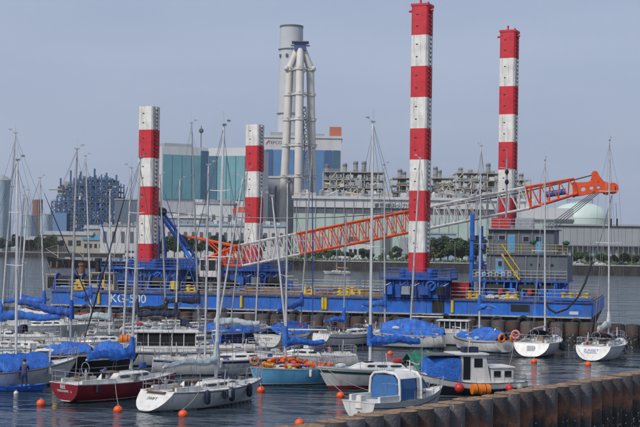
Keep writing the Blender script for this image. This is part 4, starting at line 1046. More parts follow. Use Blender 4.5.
# spud legs with their jacking houses
def spud(pxc, D, base_y, top_y, band0, bands, label, tall_red_first, hw):
    """bands: list of pixel rows where the colour changes, from the top"""
    c = P(pxc, base_y, D); loc = Minv @ Vector((c.x, c.y, 0)); w = 1.84
    root = empty('spud_leg', (loc.x, loc.y, 0), R(-9)); root.parent = barge; root['label'] = label
    zs = [P(pxc, y, D).z for y in bands]
    for i in range(len(zs) - 1):
        rd = (i % 2 == 0) == tall_red_first; mb = MB()
        z1, z0 = zs[i], zs[i + 1]
        q = .16; pl = [(-w / 2 + q, -w / 2), (w / 2 - q, -w / 2), (w / 2, -w / 2 + q), (w / 2, w / 2 - q), (w / 2 - q, w / 2), (-w / 2 + q, w / 2), (-w / 2, w / 2 - q), (-w / 2, -w / 2 + q)]
        mb.prism(pl, z0, z1 - .004); b = mb.build('paint_band', SPUDR if rd else SPUDW, root)
        # rack teeth down the right hand face, pin holes on the front
        for f_ in (.5,): MB().prism([(x * 1.006, y * 1.006) for x, y in pl], z0 + (z1 - z0) * f_ - .02, z0 + (z1 - z0) * f_ + .02).build('weld_seam', SPUDR if rd else SPUDW, root)
        nt = max(3, int((z1 - z0) / .42)); mt = MB()
        for k_ in range(nt):
            zc = z0 + (k_ + .5) * (z1 - z0) / nt; mt.box((w / 2 + .1, -.12, zc), (.2, .34, .22))
        mt.build('rack_teeth', SPUDR if rd else SPUDW, root)['kind'] = 'stuff'
        MB().box((w / 2 + .015, .16, (z0 + z1) / 2), (.03, .16, z1 - z0 - .02)).build('rack_edge', RUSTY, root)
        for k_ in range(2):
            for sx in (-.25,): MB().box((sx, -w / 2 - .01, z0 + (z1 - z0) * (.3 + .4 * k_)), (.2, .04, .1)).build('pin_hole', RUBBER, root)
    mb = MB(); mb.prism([(-w / 2 + .1, -w / 2 + .1), (w / 2 - .1, -w / 2 + .1), (w / 2 - .1, w / 2 - .1), (-w / 2 + .1, w / 2 - .1)], -.9, zs[-1] + .02); mb.build('lower_leg', BARGEK, root)
    if tall_red_first:
        mb = MB(); mb.box((0, 0, zs[0] + .12), (w * 1.05, w * 1.05, .24)); mb.tube((-.2, 0, zs[0]), (-.2, 0, zs[0] + .85), .12, 6); mb.tube((.5, .4, zs[0]), (.5, .4, zs[0] + .6), .1, 6)
        for a in (-1, 1): mb.tube((a * w * .5, -.4, zs[0] - .45), (a * w * .72, -.4, zs[0] - .45), .13, 8)
        mb.build('cap', SPUDR, root)
    # jacking house
    hx, hy, hh = hw, 4.6, P(pxc, base_y, D).z - DZ
    jr = empty('jacking_house', (loc.x, loc.y, DZ + .1), 0); jr.parent = barge
    MB().box((0, 0, hh * .38), (hx * .86, hy * .8, hh * .76)).build('casing', BARGED, jr)
    for i in range(9): MB().box((-hx * .42 + hx * .84 * i / 8, -hy * .41, hh * .36), (.18, .3, hh * .7)).build('stiffener', BARGED, jr)
    MB().box((0, 0, hh * .78), (hx, hy, .22)).build('platform', BARGED, jr)
    MB().box((0, 0, hh * .9), (w * 1.75, w * 1.7, hh * .26)).build('guide_frame', BARGED, jr)
    for sx in (-1, 1):
        for sy in (-1, 1): MB().lathe([(.34, 0), (.34, .9), (.2, 1.0)], (sx * w * .78, sy * w * .78, hh * .78), 12).build('jack', BARGED, jr)
    railing(-hx / 2, hx / 2, -hy / 2 + .05, hh * .8, 1.0, 1.1, BARGED, jr); railing(-hx / 2, hx / 2, hy / 2 - .05, hh * .8, 1.0, 1.1, BARGED, jr)
    railing(-hy / 2, hy / 2, hx / 2 - .05, hh * .8, 1.0, 1.1, BARGED, jr, ax='y')
    for i in range(4): MB().box((-hx * .38 + i * hx * .25, -hy * .46, hh * .3), (hx * .13, .4, hh * .34)).build('hydraulic_unit', [BARGED, NAVY, BARGE, RAILG][(i + int(pxc)) % 4], jr)
    for i in range(5):
        mb = MB(); x = -hx * .4 + i * hx * .2; mb.path([(x, -hy * .5, .2), (x, -hy * .52, hh * .5), (x + .5, -hy * .5, hh * .6), (x + .5, -hy * .4, hh * .75)], .07, 6); mb.build('pipe', [NAVY, BARGED][i % 2], jr)
    mb = MB(); mb.torus((hx * .22, -hy * .47, hh * .5), .45, .12, (0, 1, 0), 16, 6); mb.build('hose_reel', BARGE, jr)
spud(147.5, 159.5, 263, 107, 0, [107, 130.3, 158.3, 186.8, 215.2, 243.7, 263], 'striped red and white spud leg with plain white top above the hull lettering', False, 9.5)
spud(253.2, 176.4, 266, 125, 0, [125, 146, 171.7, 197.4, 223, 245, 266], 'striped red and white spud leg behind the crane boom foot', False, 8.5)
spud(418.8, 146.6, 274, 4, 0, [7, 36, 67, 98, 129, 160, 191, 221.3, 252.5, 274], 'tallest striped red and white spud leg with red top', True, 7.5)
spud(506.5, 162, 262, 31, 0, [33, 59, 87, 115, 142.5, 170, 198, 226, 254, 270], 'striped red and white spud leg with red top behind the grey deckhouse', True, 6.5)

# deckhouse on the right hand end
dh = empty('deckhouse', (0, 0, 0)); dh.parent = barge; dh['label'] = 'grey two-storey deckhouse on blue base'
q0, q1 = bloc(478, 290, 2.2), bloc(567, 290, 2.2); X0, X1 = q0.x, q1.x
z1 = bloc(520, 281, 2.2).z; z2 = bloc(520, 255, 2.2).z; z3 = bloc(520, 229.5, 2.2).z
XM = bloc(553, 250, 2.2).x; XL = bloc(487, 250, 2.2).x; YD = 8.0
MB().box2((X0 + .6, 2.9, DZ + .1), (X1 - .3, 2.2 + YD - .4, z1 - .12)).build('base', BARGE, dh)
MB().box2((X0 - .6, 1.7, z1 - .12), (X1 + .1, 2.2 + YD, z1 + .06)).build('deck', BARGED, dh)
MB().box2((XL, 2.2, z1 + .06), (X1, 2.2 + YD, z2)).build('lower_storey', HOUSEG, dh)
MB().box2((XL, 3.4, z2), (XM, 2.0 + YD, z3)).build('upper_storey', HOUSEG, dh)
MB().box2((XL - .3, 3.0, z3), (XM + .3, 2.3 + YD, z3 + .12)).build('roof', RAILG, dh)
MB().box2((XL - .2, 2.0, z2), (X1, 3.4, z2 + .09)).build('balcony', HOUSEG, dh)
railing(XL, X1, 2.1, z2 + .09, 1.0, 1.1, mat('rail_yellow', (.42, .34, .08), .6), dh); railing(X0 - .5, X1, 1.75, z1 + .06, 1.0, 1.1, RAILG, dh)
railing(XL, XM, 3.1, z3 + .12, .95, 1.1, RAILG, dh)
def dwin(px, py, w, hgt, y, m_=GLASS, name='window', fr=True):
    q = bloc(px, py, y)
    if fr: MB().box((q.x, y - .03, q.z), (w + .16, .06, hgt + .16)).build('window_frame', RAILG, dh)
    return MB().box((q.x, y - .05, q.z), (w, .08, hgt)).build(name, m_, dh)
for px in (491, 502): dwin(px, 237.5, .62, .42, 3.4)
for px in (526, 538.5): dwin(px, 239, .55, .5, 3.4)
dwin(511.3, 244, .62, 1.75, 3.4, HOUSEB, 'door'); dwin(539, 245, .55, 1.7, 3.4, HOUSEB, 'door'); dwin(500, 266.5, .75, 1.5, 2.2, HOUSEB, 'door'); dwin(500, 263.5, .35, .5, 2.13, GLASS)
dwin(531, 264.5, .2, .2, 2.2, RUBBER, 'porthole', False); dwin(538.5, 264.5, .2, .2, 2.2, RUBBER, 'porthole', False); dwin(545, 265, .2, .2, 2.2, RUBBER, 'porthole', False); dwin(552, 265, .2, .2, 2.2, RUBBER, 'porthole', False)
for i in range(7):
    q = bloc(477.5 + i * 6.4, 273.8, 1.7); MB().box((q.x, 1.66, q.z), (.36, .08, .44)).build('notice_board', PLWHITE, dh); MB().box((q.x, 1.61, q.z), (.24, .04, .28)).build('notice', [HOUSEG, HOUSEB, PLDGREY][i % 3], dh)
# outside stair
s0, s1 = bloc(520, 271, 1.8), bloc(502, 246, 1.8); mb = MB()
for y in (1.45, 2.0): mb.tube((s0.x, y, z1 + .1), (s1.x, y, z2 + .1), .09, 6)
mb.build('stair_stringer', YELLOW, dh)
for i in range(9):
    t_ = (i + .5) / 9; MB().box((s0.x + (s1.x - s0.x) * t_, 1.72, z1 + .1 + (z2 - z1) * t_), (.28, .52, .04)).build('stair_tread', RAILG, dh)
mb = MB(); mb.tube((s0.x, 1.4, z1 + 1.1), (s1.x, 1.4, z2 + 1.1), .06, 6); mb.build('handrail', YELLOW, dh)
for px in (500, 524): q = bloc(px, 224, 4); MB().box((q.x, 5, z3 + .7), (1.9, 1.4, 1.1)).build('roof_locker', [REDBOX, RAILG][px > 510], dh)
q = bloc(507, 157, 6); mb = MB(); mb.tube((q.x, 6, z3), (q.x, 6, q.z - .2), .1, 8); mb.tube((q.x - .8, 6, q.z - 1.1), (q.x + .9, 6, q.z - 1.4), .05, 5); mb.tube((q.x, 6, q.z - .2), (q.x, 6, q.z + .9), .03, 5)
mb.build('signal_mast', RAILG, dh)
for z in (172, 182): q2 = bloc(507, z, 6); MB().ball((q2.x, 5.85, q2.z), .22, 10, (1, 1, 1.3)).build('black_ball', RUBBER, dh)
for px, py in ((533, 242), (566, 243)): q = bloc(px, py, 1.9); MB().ball((q.x, 1.9, q.z), .30, 8, (1.3, .8, .8)).build('green_lump', mat('dark_green_lump', (.02, .08, .05), .5), dh)  # plain dark green lumps at the deckhouse front, not lamps
for px in (484, 497, 511, 525, 540, 556):
    q = bloc(px, 290, 1.9); MB().box2((q.x - .12, 1.8, DZ + .1), (q.x + .12, 2.05, z1 - .12)).build('support_post', BARGE, dh)
    MB().tube((q.x, 1.95, DZ + .3), (q.x + 1.1, 2.4, z1 - .2), .1, 6).build('support_brace', BARGED, dh)
for i in range(9): q = bloc(483 + i * 9, 292, 1.4); MB().box((q.x, 1.2 + .3 * (i % 2), DZ + .35 + .15 * (i % 3)), (.7 + .3 * (i % 3), .6, .6 + .3 * (i % 3))).build('deck_machine', [BARGE, BARGED, NAVY, BARGE][i % 4], dh)
for i in range(6): q = bloc(490 + i * 12, 270, 2.15); MB().tube((q.x, 2.13, z1 + .1), (q.x, 2.13, z2 - .1), .045, 6).build('wall_pipe', RAILG, dh)
for i in range(5): q = bloc(493 + i * 13, 240, 3.35); MB().tube((q.x, 3.34, z2 + .1), (q.x, 3.34, z3 - .05), .045, 6).build('wall_pipe', RAILG, dh)
# blue derrick posts left of the deckhouse
for px, top in ((472.5, 214), (481, 226)):
    q = bloc(px, top, 3.5); pr = empty('derrick_post', (q.x, 3.5, DZ)); pr.parent = barge; hh = q.z - DZ
    MB().tube((0, 0, 0), (0, 0, hh), .24, 10).build('tube', BARGE, pr); MB().tube((0, 0, hh * .45), (0, 0, hh * .5), .4, 10).build('flange', BARGED, pr); MB().box((.1, 0, hh * .72), (.6, .7, .5)).build('bracket', BARGED, pr)
# right end hull block, winches and bollards
q0, q1 = bloc(553, 310, 0), bloc(591, 310, 0)
MB().box2((q0.x, .15, DZ + .12), (BL - .1, 5, DZ + .4)).build('deck_locker', BARGE, barge)
MB().box((bloc(574, 312, 0).x, -.14, DZ - 1.1), (.9, .04, .32)).build('name_plate', PLWHITE, barge)
mb = MB(); qa = bloc(548, 318, -.3)
def bollard(px, py, y, s_=1.0):
    q = bloc(px, py, y); r_ = empty('bollard', (q.x, y, DZ + .1)); r_.parent = barge; r_.scale = (s_ * .8,) * 3
    MB().box((0, 0, .1), (2.0, .8, .2)).build('base', YELLOW, r_)
    for sx in (-.55, .55):
        MB().lathe([(.3, .2), (.27, .9), (.4, .95), (.4, 1.1), (.1, 1.15)], (sx, 0, 0), 14).build('post', YELLOW, r_, True)
    MB().tube((-1, 0, .6), (1, 0, .6), .1, 8).build('cross_bar', YELLOW, r_)
for px, py, y in ((79.5, 288, 1.0), (192, 290, 1.2), (309, 289, 3.5), (344, 296, 1.2), (349, 292, 6), (474, 298, 1.0), (512, 301, .8), (567, 300, 1.0), (583, 300, 1.0)): bollard(px, py, y, .9)
def winch(px, y, s_=1.0, m_=BARGED):
    q = bloc(px, 292, y); r_ = empty('winch', (q.x, y, DZ + .1)); r_.parent = barge; r_.scale = (s_,) * 3
    MB().box((0, 0, .15), (3, 1.8, .3)).build('bed', m_, r_); MB().tube((-.9, 0, 1.0), (.9, 0, 1.0), .55, 16).build('drum', RUBBER, r_, True)
    for sx in (-1, 1): MB().tube((sx * 1.0 - .06, 0, 1.0), (sx * 1.0 + .06, 0, 1.0), .85, 18).build('flange', m_, r_)
    for sx in (-1.25, 1.25): MB().box((sx, 0, .6), (.2, 1.2, .9), 0, .6).build('bearing', m_, r_)
    MB().box((1.7, 0, .7), (.7, .8, .9)).build('motor', [YELLOW, BARGE][int(px) % 2], r_)
for px, y in ((66, 2.2), (92, 3), (160, 2.5), (495, 2.0), (527, 1.6), (545, 2.2), (400, 8), (275, 14)): winch(px, y)
# left end: dark engine boxes and rusty exhausts
for px, py, w_, hgt, m_ in ((53.5, 282, 1.1, 1.6, RUBBER), (80, 279.5, 1.0, 1.0, RUBBER), (97.5, 279, 1.0, 1.3, RUBBER), (111, 279, 1.2, 1.3, RUBBER)):
    q = bloc(px, py, 3.2); r_ = empty('vent_box', (q.x, 3.2, DZ + .1)); r_.parent = barge
    zt_ = q.z - DZ - .1 + hgt / 2
    MB().box((0, 0, zt_ / 2), (w_, 1.2, zt_)).build('body', BEIGE, r_); MB().box((0, -.62, zt_ - hgt / 2), (w_ * .8, .08, hgt * .8)).build('grille', m_, r_); MB().box((0, 0, zt_ + .06), (w_ + .2, 1.4, .12)).build('cover', BEIGE, r_)
for px, top, m_ in ((82, 263, RUSTY), (98.5, 258, BARGEK)):
    q = bloc(px, top, 5); MB().lathe([(.34, DZ + .1), (.34, q.z - .3), (.42, q.z - .3), (.42, q.z)], (q.x, 5, 0), 14).build('exhaust_pipe', m_, barge, True)
# pipes, hoses, timber and clutter along the deck
rc = random.Random(21)
for i in range(26):
    x = rc.uniform(14, BL - 20); y = rc.uniform(3, 20)
    if rc.random() < .5: MB().box((x, y, DZ + .35), (rc.uniform(.6, 2.4), rc.uniform(.6, 1.5), rc.uniform(.3, .55)), rc.uniform(0, 3)).build('deck_crate', rc.choice([PLANK, RUSTY, BARGED, DGREYC, YELLOW, RAILG]), barge)
    else: MB().tube((x, y, DZ + .3), (x + rc.uniform(2, 6), y + rc.uniform(-.6, .6), DZ + .3), rc.uniform(.1, .2), 8).build('deck_pipe', rc.choice([RUSTY, RAILG, BARGED]), barge)
q = bloc(458, 291, 2.6); rx = empty('tool_container', Minv.inverted() @ Vector((q.x, 3.2, DZ + .12)), ba_, 'red steel tool container on the barge deck by the deckhouse', 'container')
MB().box((0, 0, .75), (2.3, 1.5, 1.5)).build('body', REDBOX, rx)
for i in range(7): MB().box((-1.0 + i * .33, -.77, .75), (.1, .06, 1.3)).build('rib', REDBOX, rx)
MB().box((0, 0, 1.54), (2.4, 1.6, .08)).build('lid', REDBOX, rx)
for px, py in ((501, 294), (530, 294)):
    q = bloc(px, py, 1.0); o = empty('signal_drum', Minv.inverted() @ Vector((q.x, 1.0, DZ + .12)), 0, 'small red drum on a stand before the deckhouse', 'drum', 'red drums on the barge')
    MB().tube((0, 0, 0), (0, 0, .55), .07, 6).build('stand', RAILG, o); MB().lathe([(.26, .5), (.28, .75), (.26, 1.05), (.1, 1.12)], n=14).build('drum', REDBOX, o, True)
q = bloc(498, 300, .9); mb = MB()
for i in range(14): mb.ball((q.x - 1 + i * .19, .9 + .2 * math.sin(i * 2.3), DZ + .28 + .12 * math.sin(i * 1.7)), .3, 8, (1.2, .8, .6))
mb.build('sack_pile', WHITEC, barge, True)

# ================================================================== CRANE
cw = Minv.inverted() @ Vector((bloc(204, 263, 11).x, 11, DZ + .12))
CD = cw.y; p0 = P(242, 255.5, CD - 1); p1 = P(530, 197.5, 155)
bang = math.atan2((p1 - p0).y, (p1 - p0).x)
crane = empty('crawler_crane', cw, bang, 'crawler crane on the barge with long orange and white lattice boom', 'crane')
Cin = (Matrix.Translation(cw) @ Matrix.Rotation(bang, 4, 'Z')).inverted()
def cl(px, py, D): return Cin @ P(px, py, D)
piv = cl(203, 262.5, CD); zpiv = piv.z
for sy in (-1, 1):
    tr_ = MB(); pl = [(-3.6, .35), (-3.0, .0), (3.0, .0), (3.6, .35), (3.4, .95), (2.8, 1.15), (-2.8, 1.15), (-3.4, .95)]
    n = len(pl); tr_.add([(x, sy * 2.1 - .45, z) for x, z in pl] + [(x, sy * 2.1 + .45, z) for x, z in pl], [tuple(range(n)), tuple(reversed(range(n, 2 * n)))] + [(i, (i + 1) % n, n + (i + 1) % n, n + i) for i in range(n)])
    o = recalc(tr_.build('track', RUBBER, crane))
    for i in range(6): MB().tube((-2.6 + i * 1.04, sy * 2.1 - .5, .5), (-2.6 + i * 1.04, sy * 2.1 + .5, .5), .3, 12).build('roller', DGREYC, o)
MB().lathe([(1.5, .9), (1.5, 1.5), (1.3, 1.6)], n=24).build('slew_ring', DGREYC, crane)
MB().box((-1.6, 0, 2.3), (7.2, 3.2, 1.5)).build('machinery_house', BARGED, crane); MB().box((-5.6, 0, 2.3), (1.6, 4.4, 1.9)).build('counterweight', BARGED, crane)
MB().box((-2.6, 0, 3.25), (4.6, 2.8, .45)).build('house_roof', BARGED, crane)
for i in range(4): MB().box((-4.2 + i * 1.4, -1.63, 2.3), (1.0, .06, 1.0)).build('side_panel', [BARGE, RAILG][i % 2], crane)
cab = empty('operator_cab', (1.3, -2.2, 1.55)); cab.parent = crane
MB().box((0, 0, .35), (2.0, 1.3, .7)).build('lower_body', CRWHITE, cab); MB().box((0, 0, 1.98), (2.1, 1.4, .14)).build('cab_roof', CRWHITE, cab)
MB().box((0, 0, 1.3), (1.86, 1.16, 1.2)).build('glazing', GLASS, cab)
for sx in (-1, 0, 1):
    for sy in (-1, 1): MB().box((sx * .95, sy * .6, 1.3), (.1, .1, 1.22)).build('cab_pillar', CRWHITE, cab)
# blue gantry
ap = cl(160, 211.5, CD + 1)
gan = empty('gantry', (0, 0, 0)); gan.parent = crane
for sy in (-1, 1):
    MB().tube((-.8, sy * 1.3, 3.0), (ap.x, sy * .8, ap.z), .2, 8).build('gantry_leg', BARGE, gan)
    MB().tube((-5.0, sy * 1.3, 3.0), (ap.x, sy * .8, ap.z), .12, 8).build('gantry_tie', BARGED, gan)
for f in (.3, .6): a = Vector((-.8, 0, 3)).lerp(Vector((ap.x, 0, ap.z)), f); MB().box(a, (.35, 2.3, .3)).build('gantry_brace', BARGE, gan)
MB().tube((ap.x, -1.1, ap.z), (ap.x, 1.1, ap.z), .5, 16).build('gantry_sheave', RUBBER, gan)
# boom
A0 = Cin @ p0; A1 = Cin @ p1; ax = (A1 - A0).normalized(); hb_ = 21 * CD / F * .98; wb = 2.0; hb2 = 21 * 155 / F
def bp(px): 
    t = (px - 242) / (530 - 242.0); return A0 + (A1 - A0) * t
def hbm(px): return hb_ + (hb2 - hb_) * (px - 242) / 288.0
boom = empty('boom', (0, 0, 0)); boom.parent = crane
mb = MB(); lattice(mb, Vector((piv.x, 0, piv.z)), bp(242), .5, hb_, 1.6, wb, 5, .13, .075); mb.build('boom_foot', CRORANGE, boom)
for a, b, n_, m_, nm in ((242, 302, 7, CRWHITE, 'white_section'), (302, 424, 13, CRORANGE, 'orange_section'), (424, 528, 10, CRWHITE, 'white_section'), (528, 574, 5, CRORANGE, 'orange_section')):
    mb = MB(); e = hbm(b) if b < 574 else hbm(528) * .72
    lattice(mb, bp(a + .4), bp(b - .4) + (Vector((0, 0, .22)) if b == 574 else Vector()), hbm(a), e, wb, wb if b < 574 else 1.5, n_, .12, .062); mb.build(nm, m_, boom)
# boom head: two tapering side plates with round holes, sheaves
h0 = bp(574) + Vector((0, 0, .2)); hd0 = cl(578, 188, 153.5); hd1 = cl(612, 187, 152.2)
hdv = Vector((hd1.x - hd0.x, 0, hd1.z - hd0.z)); hl = hdv.length; hx = hdv.normalized(); hz = Vector((-hx.z, 0, hx.x))
for sy in (-.7, .7):
    outl = [(-.6, -.95), (1.5, -.62), (2.4, -.55), (hl - .5, -.55), (hl + .3, -.35), (hl + .3, .25), (hl - .9, .7), (hl - 1.5, 1.55), (hl - 2.1, 1.5), (hl - 2.3, .75), (1.0, .62), (-.6, .62)]
    bm = bmesh.new(); 
    holes = [(.55, -.12, .26), (1.45, -.02, .22), (2.2, .05, .18)]
    oc = [hd0 + hx * u + hz * v for u, v in outl]
    vs = [bm.verts.new((p.x, sy, p.z)) for p in oc]; es = [bm.edges.new((vs[i], vs[(i + 1) % len(vs)])) for i in range(len(vs))]
    for u, v, r in holes:
        hv = [bm.verts.new((lambda p: (p.x, sy, p.z))(hd0 + hx * (u + r * math.cos(k_ * math.pi / 6)) + hz * (v + r * math.sin(k_ * math.pi / 6)))) for k_ in range(12)]
        es += [bm.edges.new((hv[i], hv[(i + 1) % 12])) for i in range(12)]
    bmesh.ops.triangle_fill(bm, edges=es, use_beauty=True, use_dissolve=False)
    me = bpy.data.meshes.new('head_plate'); bm.to_mesh(me); bm.free(); me.materials.append(CRORANGE)
    o = bpy.data.objects.new('head_plate', me); col.objects.link(o); o.parent = boom; sm = o.modifiers.new('solid', 'SOLIDIFY'); sm.thickness = .1; sm.offset = 0
for u, v, r in ((hl + .1, -.1, .62), (hl - 1.8, 1.45, .4), (hl - .6, -.3, .5)):
    c_ = hd0 + hx * u + hz * v; MB().tube((c_.x, -.5, c_.z), (c_.x, .5, c_.z), r, 20).build('head_sheave', CRORANGE, boom)
for u, v in ((-.5, -.9), (-.5, .55), (2.2, .6)): c_ = hd0 + hx * u + hz * v; MB().tube((c_.x, -.75, c_.z), (c_.x, .75, c_.z), .12, 8).build('cross_tube', CRORANGE, boom)
c0, c1 = cl(546, 195, 155), cl(566, 191.5, 154.5); MB().tube((c0.x, -.2, c0.z), (c1.x, -.2, c1.z), .34, 12).build('jib_cylinder', mat('crane_blue', (.03, .12, .38), .5), boom)
# orange back mast lying on the boom foot
for sy in (-.8, .8):
    a, b = cl(188, 236.5, CD), cl(240, 247, CD - 1); MB().tube((a.x, sy, a.z), (b.x, sy, b.z), .14, 6).build('back_mast', CRORANGE, crane)
    c_ = cl(203, 262, CD); MB().tube((b.x - 1.5, sy, b.z - .1), (c_.x + 1.0, sy, c_.z + .2), .1, 6).build('back_mast_stay', CRORANGE, crane)
    a2, b2 = cl(205, 238.5, CD), cl(232, 262, CD); MB().tube((a2.x, sy, a2.z), (b2.x, sy, b2.z), .09, 6).build('back_mast_stay', CRORANGE, crane)
# cables
tip = hd0 + hx * (hl - 1.8) + hz * 1.5
for sy in (-.6, -.2, .2, .6):
    mid = Vector((ap.x, sy, ap.z)).lerp(Vector((tip.x, sy, tip.z)), .5) - Vector((0, 0, 2.0))
    mb = MB(); mb.path([Vector((ap.x, sy, ap.z)).lerp(Vector((tip.x, sy, tip.z)), f) - Vector((0, 0, 4 * f * (1 - f) * 2.4)) for f in [i / 14 for i in range(15)]], .05, 5); mb.build('pendant_cable', WIRE, crane)
e_ = cl(239.5, 210.5, CD - 1); mb = MB(); mb.box((e_.x, 0, e_.z), (1.5, .9, .4)); mb.box((e_.x + .1, 0, e_.z + .25), (.8, .7, .3)); mb.build('equalizer_block', CRORANGE, crane)
for i in range(4):
    a = cl(596 - i * .8 + i * 1.6, 190 + i, 153); b = Cin @ (Minv.inverted() @ Vector((XM - 1.2 + i * .35, 4.2 + i * .3, z3 + .1))); MB().tube((a.x, -.5 + i * .33, a.z), b, .045, 5).build('hoist_rope', WIRE, crane)
chain = [cl(*q) for q in ((612, 196, 152), (609, 206, 150), (601, 238, 146), (592, 262, 142), (585, 283, 139.5), (578, 297, 138.5), (567, 309, 138), (556, 313, 137.8), (549, 309, 138.2), (545, 301.5, 139.8))]
mb = MB(); mb.path(chain[:4], .045, 6); mb.build('hook_line', WIRE, crane)
mb = MB(); mb.path(chain[3:], .11, 6)
mb.build('hose', RUBBER, crane)
for i, (px, y0, y1) in enumerate(((611, 195, 226), (617, 203, 226))):
    a, b = cl(px - (1 if i else 0), y0, 152), cl(px, y1, 152); MB().tube(a, b, .03, 4).build('whip_line', WIRE, crane); MB().tube(b - Vector((0, 0, .0)), b + Vector((0, 0, .8)), .09, 6).build('hook_weight', RUBBER, crane)

# ================================================================== BOATS
def fender(px, py, D, label, m_=FENDER, r=.13, L=.6, group='fenders hung over hull sides'):
    p = P(px, py, D); o = empty('fender', p - Vector((0, 0, L / 2)), 0, label, 'fender', group)
    MB().lathe([(.03, 0), (r * .7, .05), (r, .14), (r, L - .14), (r * .7, L - .05), (.03, L)], n=12).build('body', m_, o, True); MB().tube((0, 0, L), (0, .05, L + .42), .012, 4).build('lanyard', ROPE, o)
def buoy(px, py, label, r=.24, m_=ORANGE, group='orange mooring buoys'):
    o = empty('mooring_buoy', G(px, py + 1.0), 0, label, 'buoy', group)
    MB().ball((0, 0, r * .35), r, 14, (1, 1, .92)).build('float', m_, o, True); MB().torus((0, 0, r * 1.3), .05, .014, (0, 1, 0), 10, 5).build('ring', STEEL, o)
def ring(root, x, y, z, label, m_=ORANGE2, r=.3, axis=(1, 0, 0)):
    loc = root.matrix_basis @ Vector((x, y, z)); o = tag(MB().torus((0, 0, 0), r, r * .3, axis, 20, 10).build('life_ring', m_, None, True), label, 'life ring', 'life rings on the yachts')
    o.location = loc; o.rotation_euler = root.rotation_euler
def upd(): bpy.context.view_layer.update()

# --- near row
r1, h1 = sailboat('b1', 'white sailing boat with curved bow, moored beside the small blue rowing tender', (6, 388), 42, 9.6, 2.9, WHITE, 1.05, mast=(17.5, 17.5, 160), mm=ALUW, over=1.5, bowup=.55, kt=.5, stripe=(TEAK, .93, .965), boot=(STRIPEBLUE, .08), cab=(-.15, .2, .35), mr=.09, boomh=.8, cover=None)
tarp(h1, r1, -3.9, 2.6, lambda t: .55 + .25 * math.sin(t * math.pi), 'blue tarpaulin tent over the white boat beside the rowing tender', BLUE, .92, .12, 1)
r2, h2 = sailboat('red', 'dark red sailing boat with white deck and lettered wide stern', (123, 397.5), 47, 7.8, 2.7, REDHULL, .98, mast=(139, 140.5, 158), cover=BLUE, coverlen=.40, boomh=.75, kt=.9, rake=-.12, boot=(WHITE, .05), deckm=DECK, cab=(-.16, .26, .48), spread=2, coverh=(.85, .55), xmf=.07, tm=.35,
                  txt=(('BEE', .30, .80, TEXTW, .12), ('YOKOHAMA', .17, .57, TEXTW, .15), ('6', .17, .57, TEXTW, -.58)))
r3, h3 = sailboat('swift', 'white sailing boat with sloped lettered stern and navy fenders', (205, 405.5), 50, 8.8, 2.95, WHITE, .95, mast=(218, 224, 125), mm=ALUW, cover=GREYC, coverlen=.44, boomh=.85, kt=.82, rake=.95, boot=(GREYHULL, .05), stripe=(STRIPEBLUE, .935, .965), cab=(-.14, .27, .42), coverh=(.55, .32), mr=.09, xmf=.09, tm=.38,
                  txt=(('SWIFT', .26, .62, TEXTD, .0),))
for i, (px, py) in enumerate(((201, 396.5), (221.5, 396), (240.5, 392.5))):
    x = [(-1.2), .7, 2.55][i]; p = h3.p(h3.tx(x), .82, -1, .14); q = r3.matrix_basis @ p
    fo = empty('fender', (q.x, q.y, q.z - .45), 0, 'navy fender on the white sailing boat with the sloped stern', 'fender', 'navy fenders on the sloped-stern boat')
    MB().lathe([(.03, 0), (.12, .05), (.16, .16), (.16, .6), (.12, .71), (.03, .76)], n=12).build('body', FENDER, fo, True); MB().tube((0, 0, .76), (0, .06, 1.05), .012, 4).build('lanyard', ROPE, fo)
r4, h4 = sailboat('sky', 'light blue sailing boat heaped with orange fenders on deck', (294, 384), 206, 5.9, 2.3, SKYHULL, 1.0, mast=(287, 287.5, 182), cover=BLUE, coverlen=.46, boomh=1.15, kt=.8, rake=-.1, over=.5, boot=(WHITE, .05), deckm=DECK, cab=(-.1, .3, .3), spread=1, coverh=(.8, .35), bowup=.12, rail=True, xmf=.1)
rf = random.Random(9)
for i in range(84):
    x = rf.uniform(-2.5, 2.3); b = h4.hbx(x) * .8; y = rf.uniform(-b, b); z = h4.deckz(x) + (.34 if -.6 < x < 1.7 and abs(y) < b * .62 else 0) + rf.uniform(.05, .24)
    d = Vector((rf.gauss(0, 1), rf.gauss(0, 1), rf.gauss(0, .25))).normalized() * .2; c_ = Vector((x, y, z))
    o = MB().path([c_ - d * 1.3, c_ - d, c_, c_ + d, c_ + d * 1.3], [.03, .09, .10, .09, .03], 8).build('orange_fender', ORANGE if i % 7 else YELLOWB, None, True)
    o.location = r4.location; o.rotation_euler = r4.rotation_euler
    tag(o, 'orange fender in the heap on the light blue boat' if i % 7 else 'yellow fender in the heap on the light blue boat', 'fender', 'fenders heaped on the light blue boat' if i % 7 else 'yellow fenders heaped on the light blue boat')
q = r4.matrix_basis @ h4.p(.2, .8, 1, .13)
fender(0, 0, 1, 'x') if False else None
fo = empty('fender', (q.x, q.y, q.z - .4), 0, 'navy fender on the side of the light blue boat', 'fender'); MB().lathe([(.03, 0), (.1, .05), (.13, .14), (.13, .5), (.1, .6), (.03, .64)], n=12).build('body', FENDER, fo, True); MB().tube((0, 0, .64), (0, .05, .95), .012, 4).build('lanyard', ROPE, fo)
q = r4.matrix_basis @ Vector((-3.15, .2, .75)); o = tag(MB().ball((0, 0, 0), .36, 14).build('round_fender', ORANGE2, None, True), 'round orange fender between the light blue boat and green-striped boat', 'fender'); o.location = q
r5, h5 = sailboat('green', 'white sailing boat with dark green stripe, red waterline and pale blue deck', (383, 387), 205, 8.8, 2.9, WHITE, 1.1, mast=(371.5, 373, 122), mm=ALUW, cover=BLUE, coverlen=.40, boomh=1.15, kt=.75, over=1.0, boot=(STRIPERED, .12), bottom=ANTIRED, stripe=(STRIPEGREEN, .8, .9), deckm=DECKBLUE, cab=(-.14, .25, .42), mr=.095, coverh=(.85, .5))
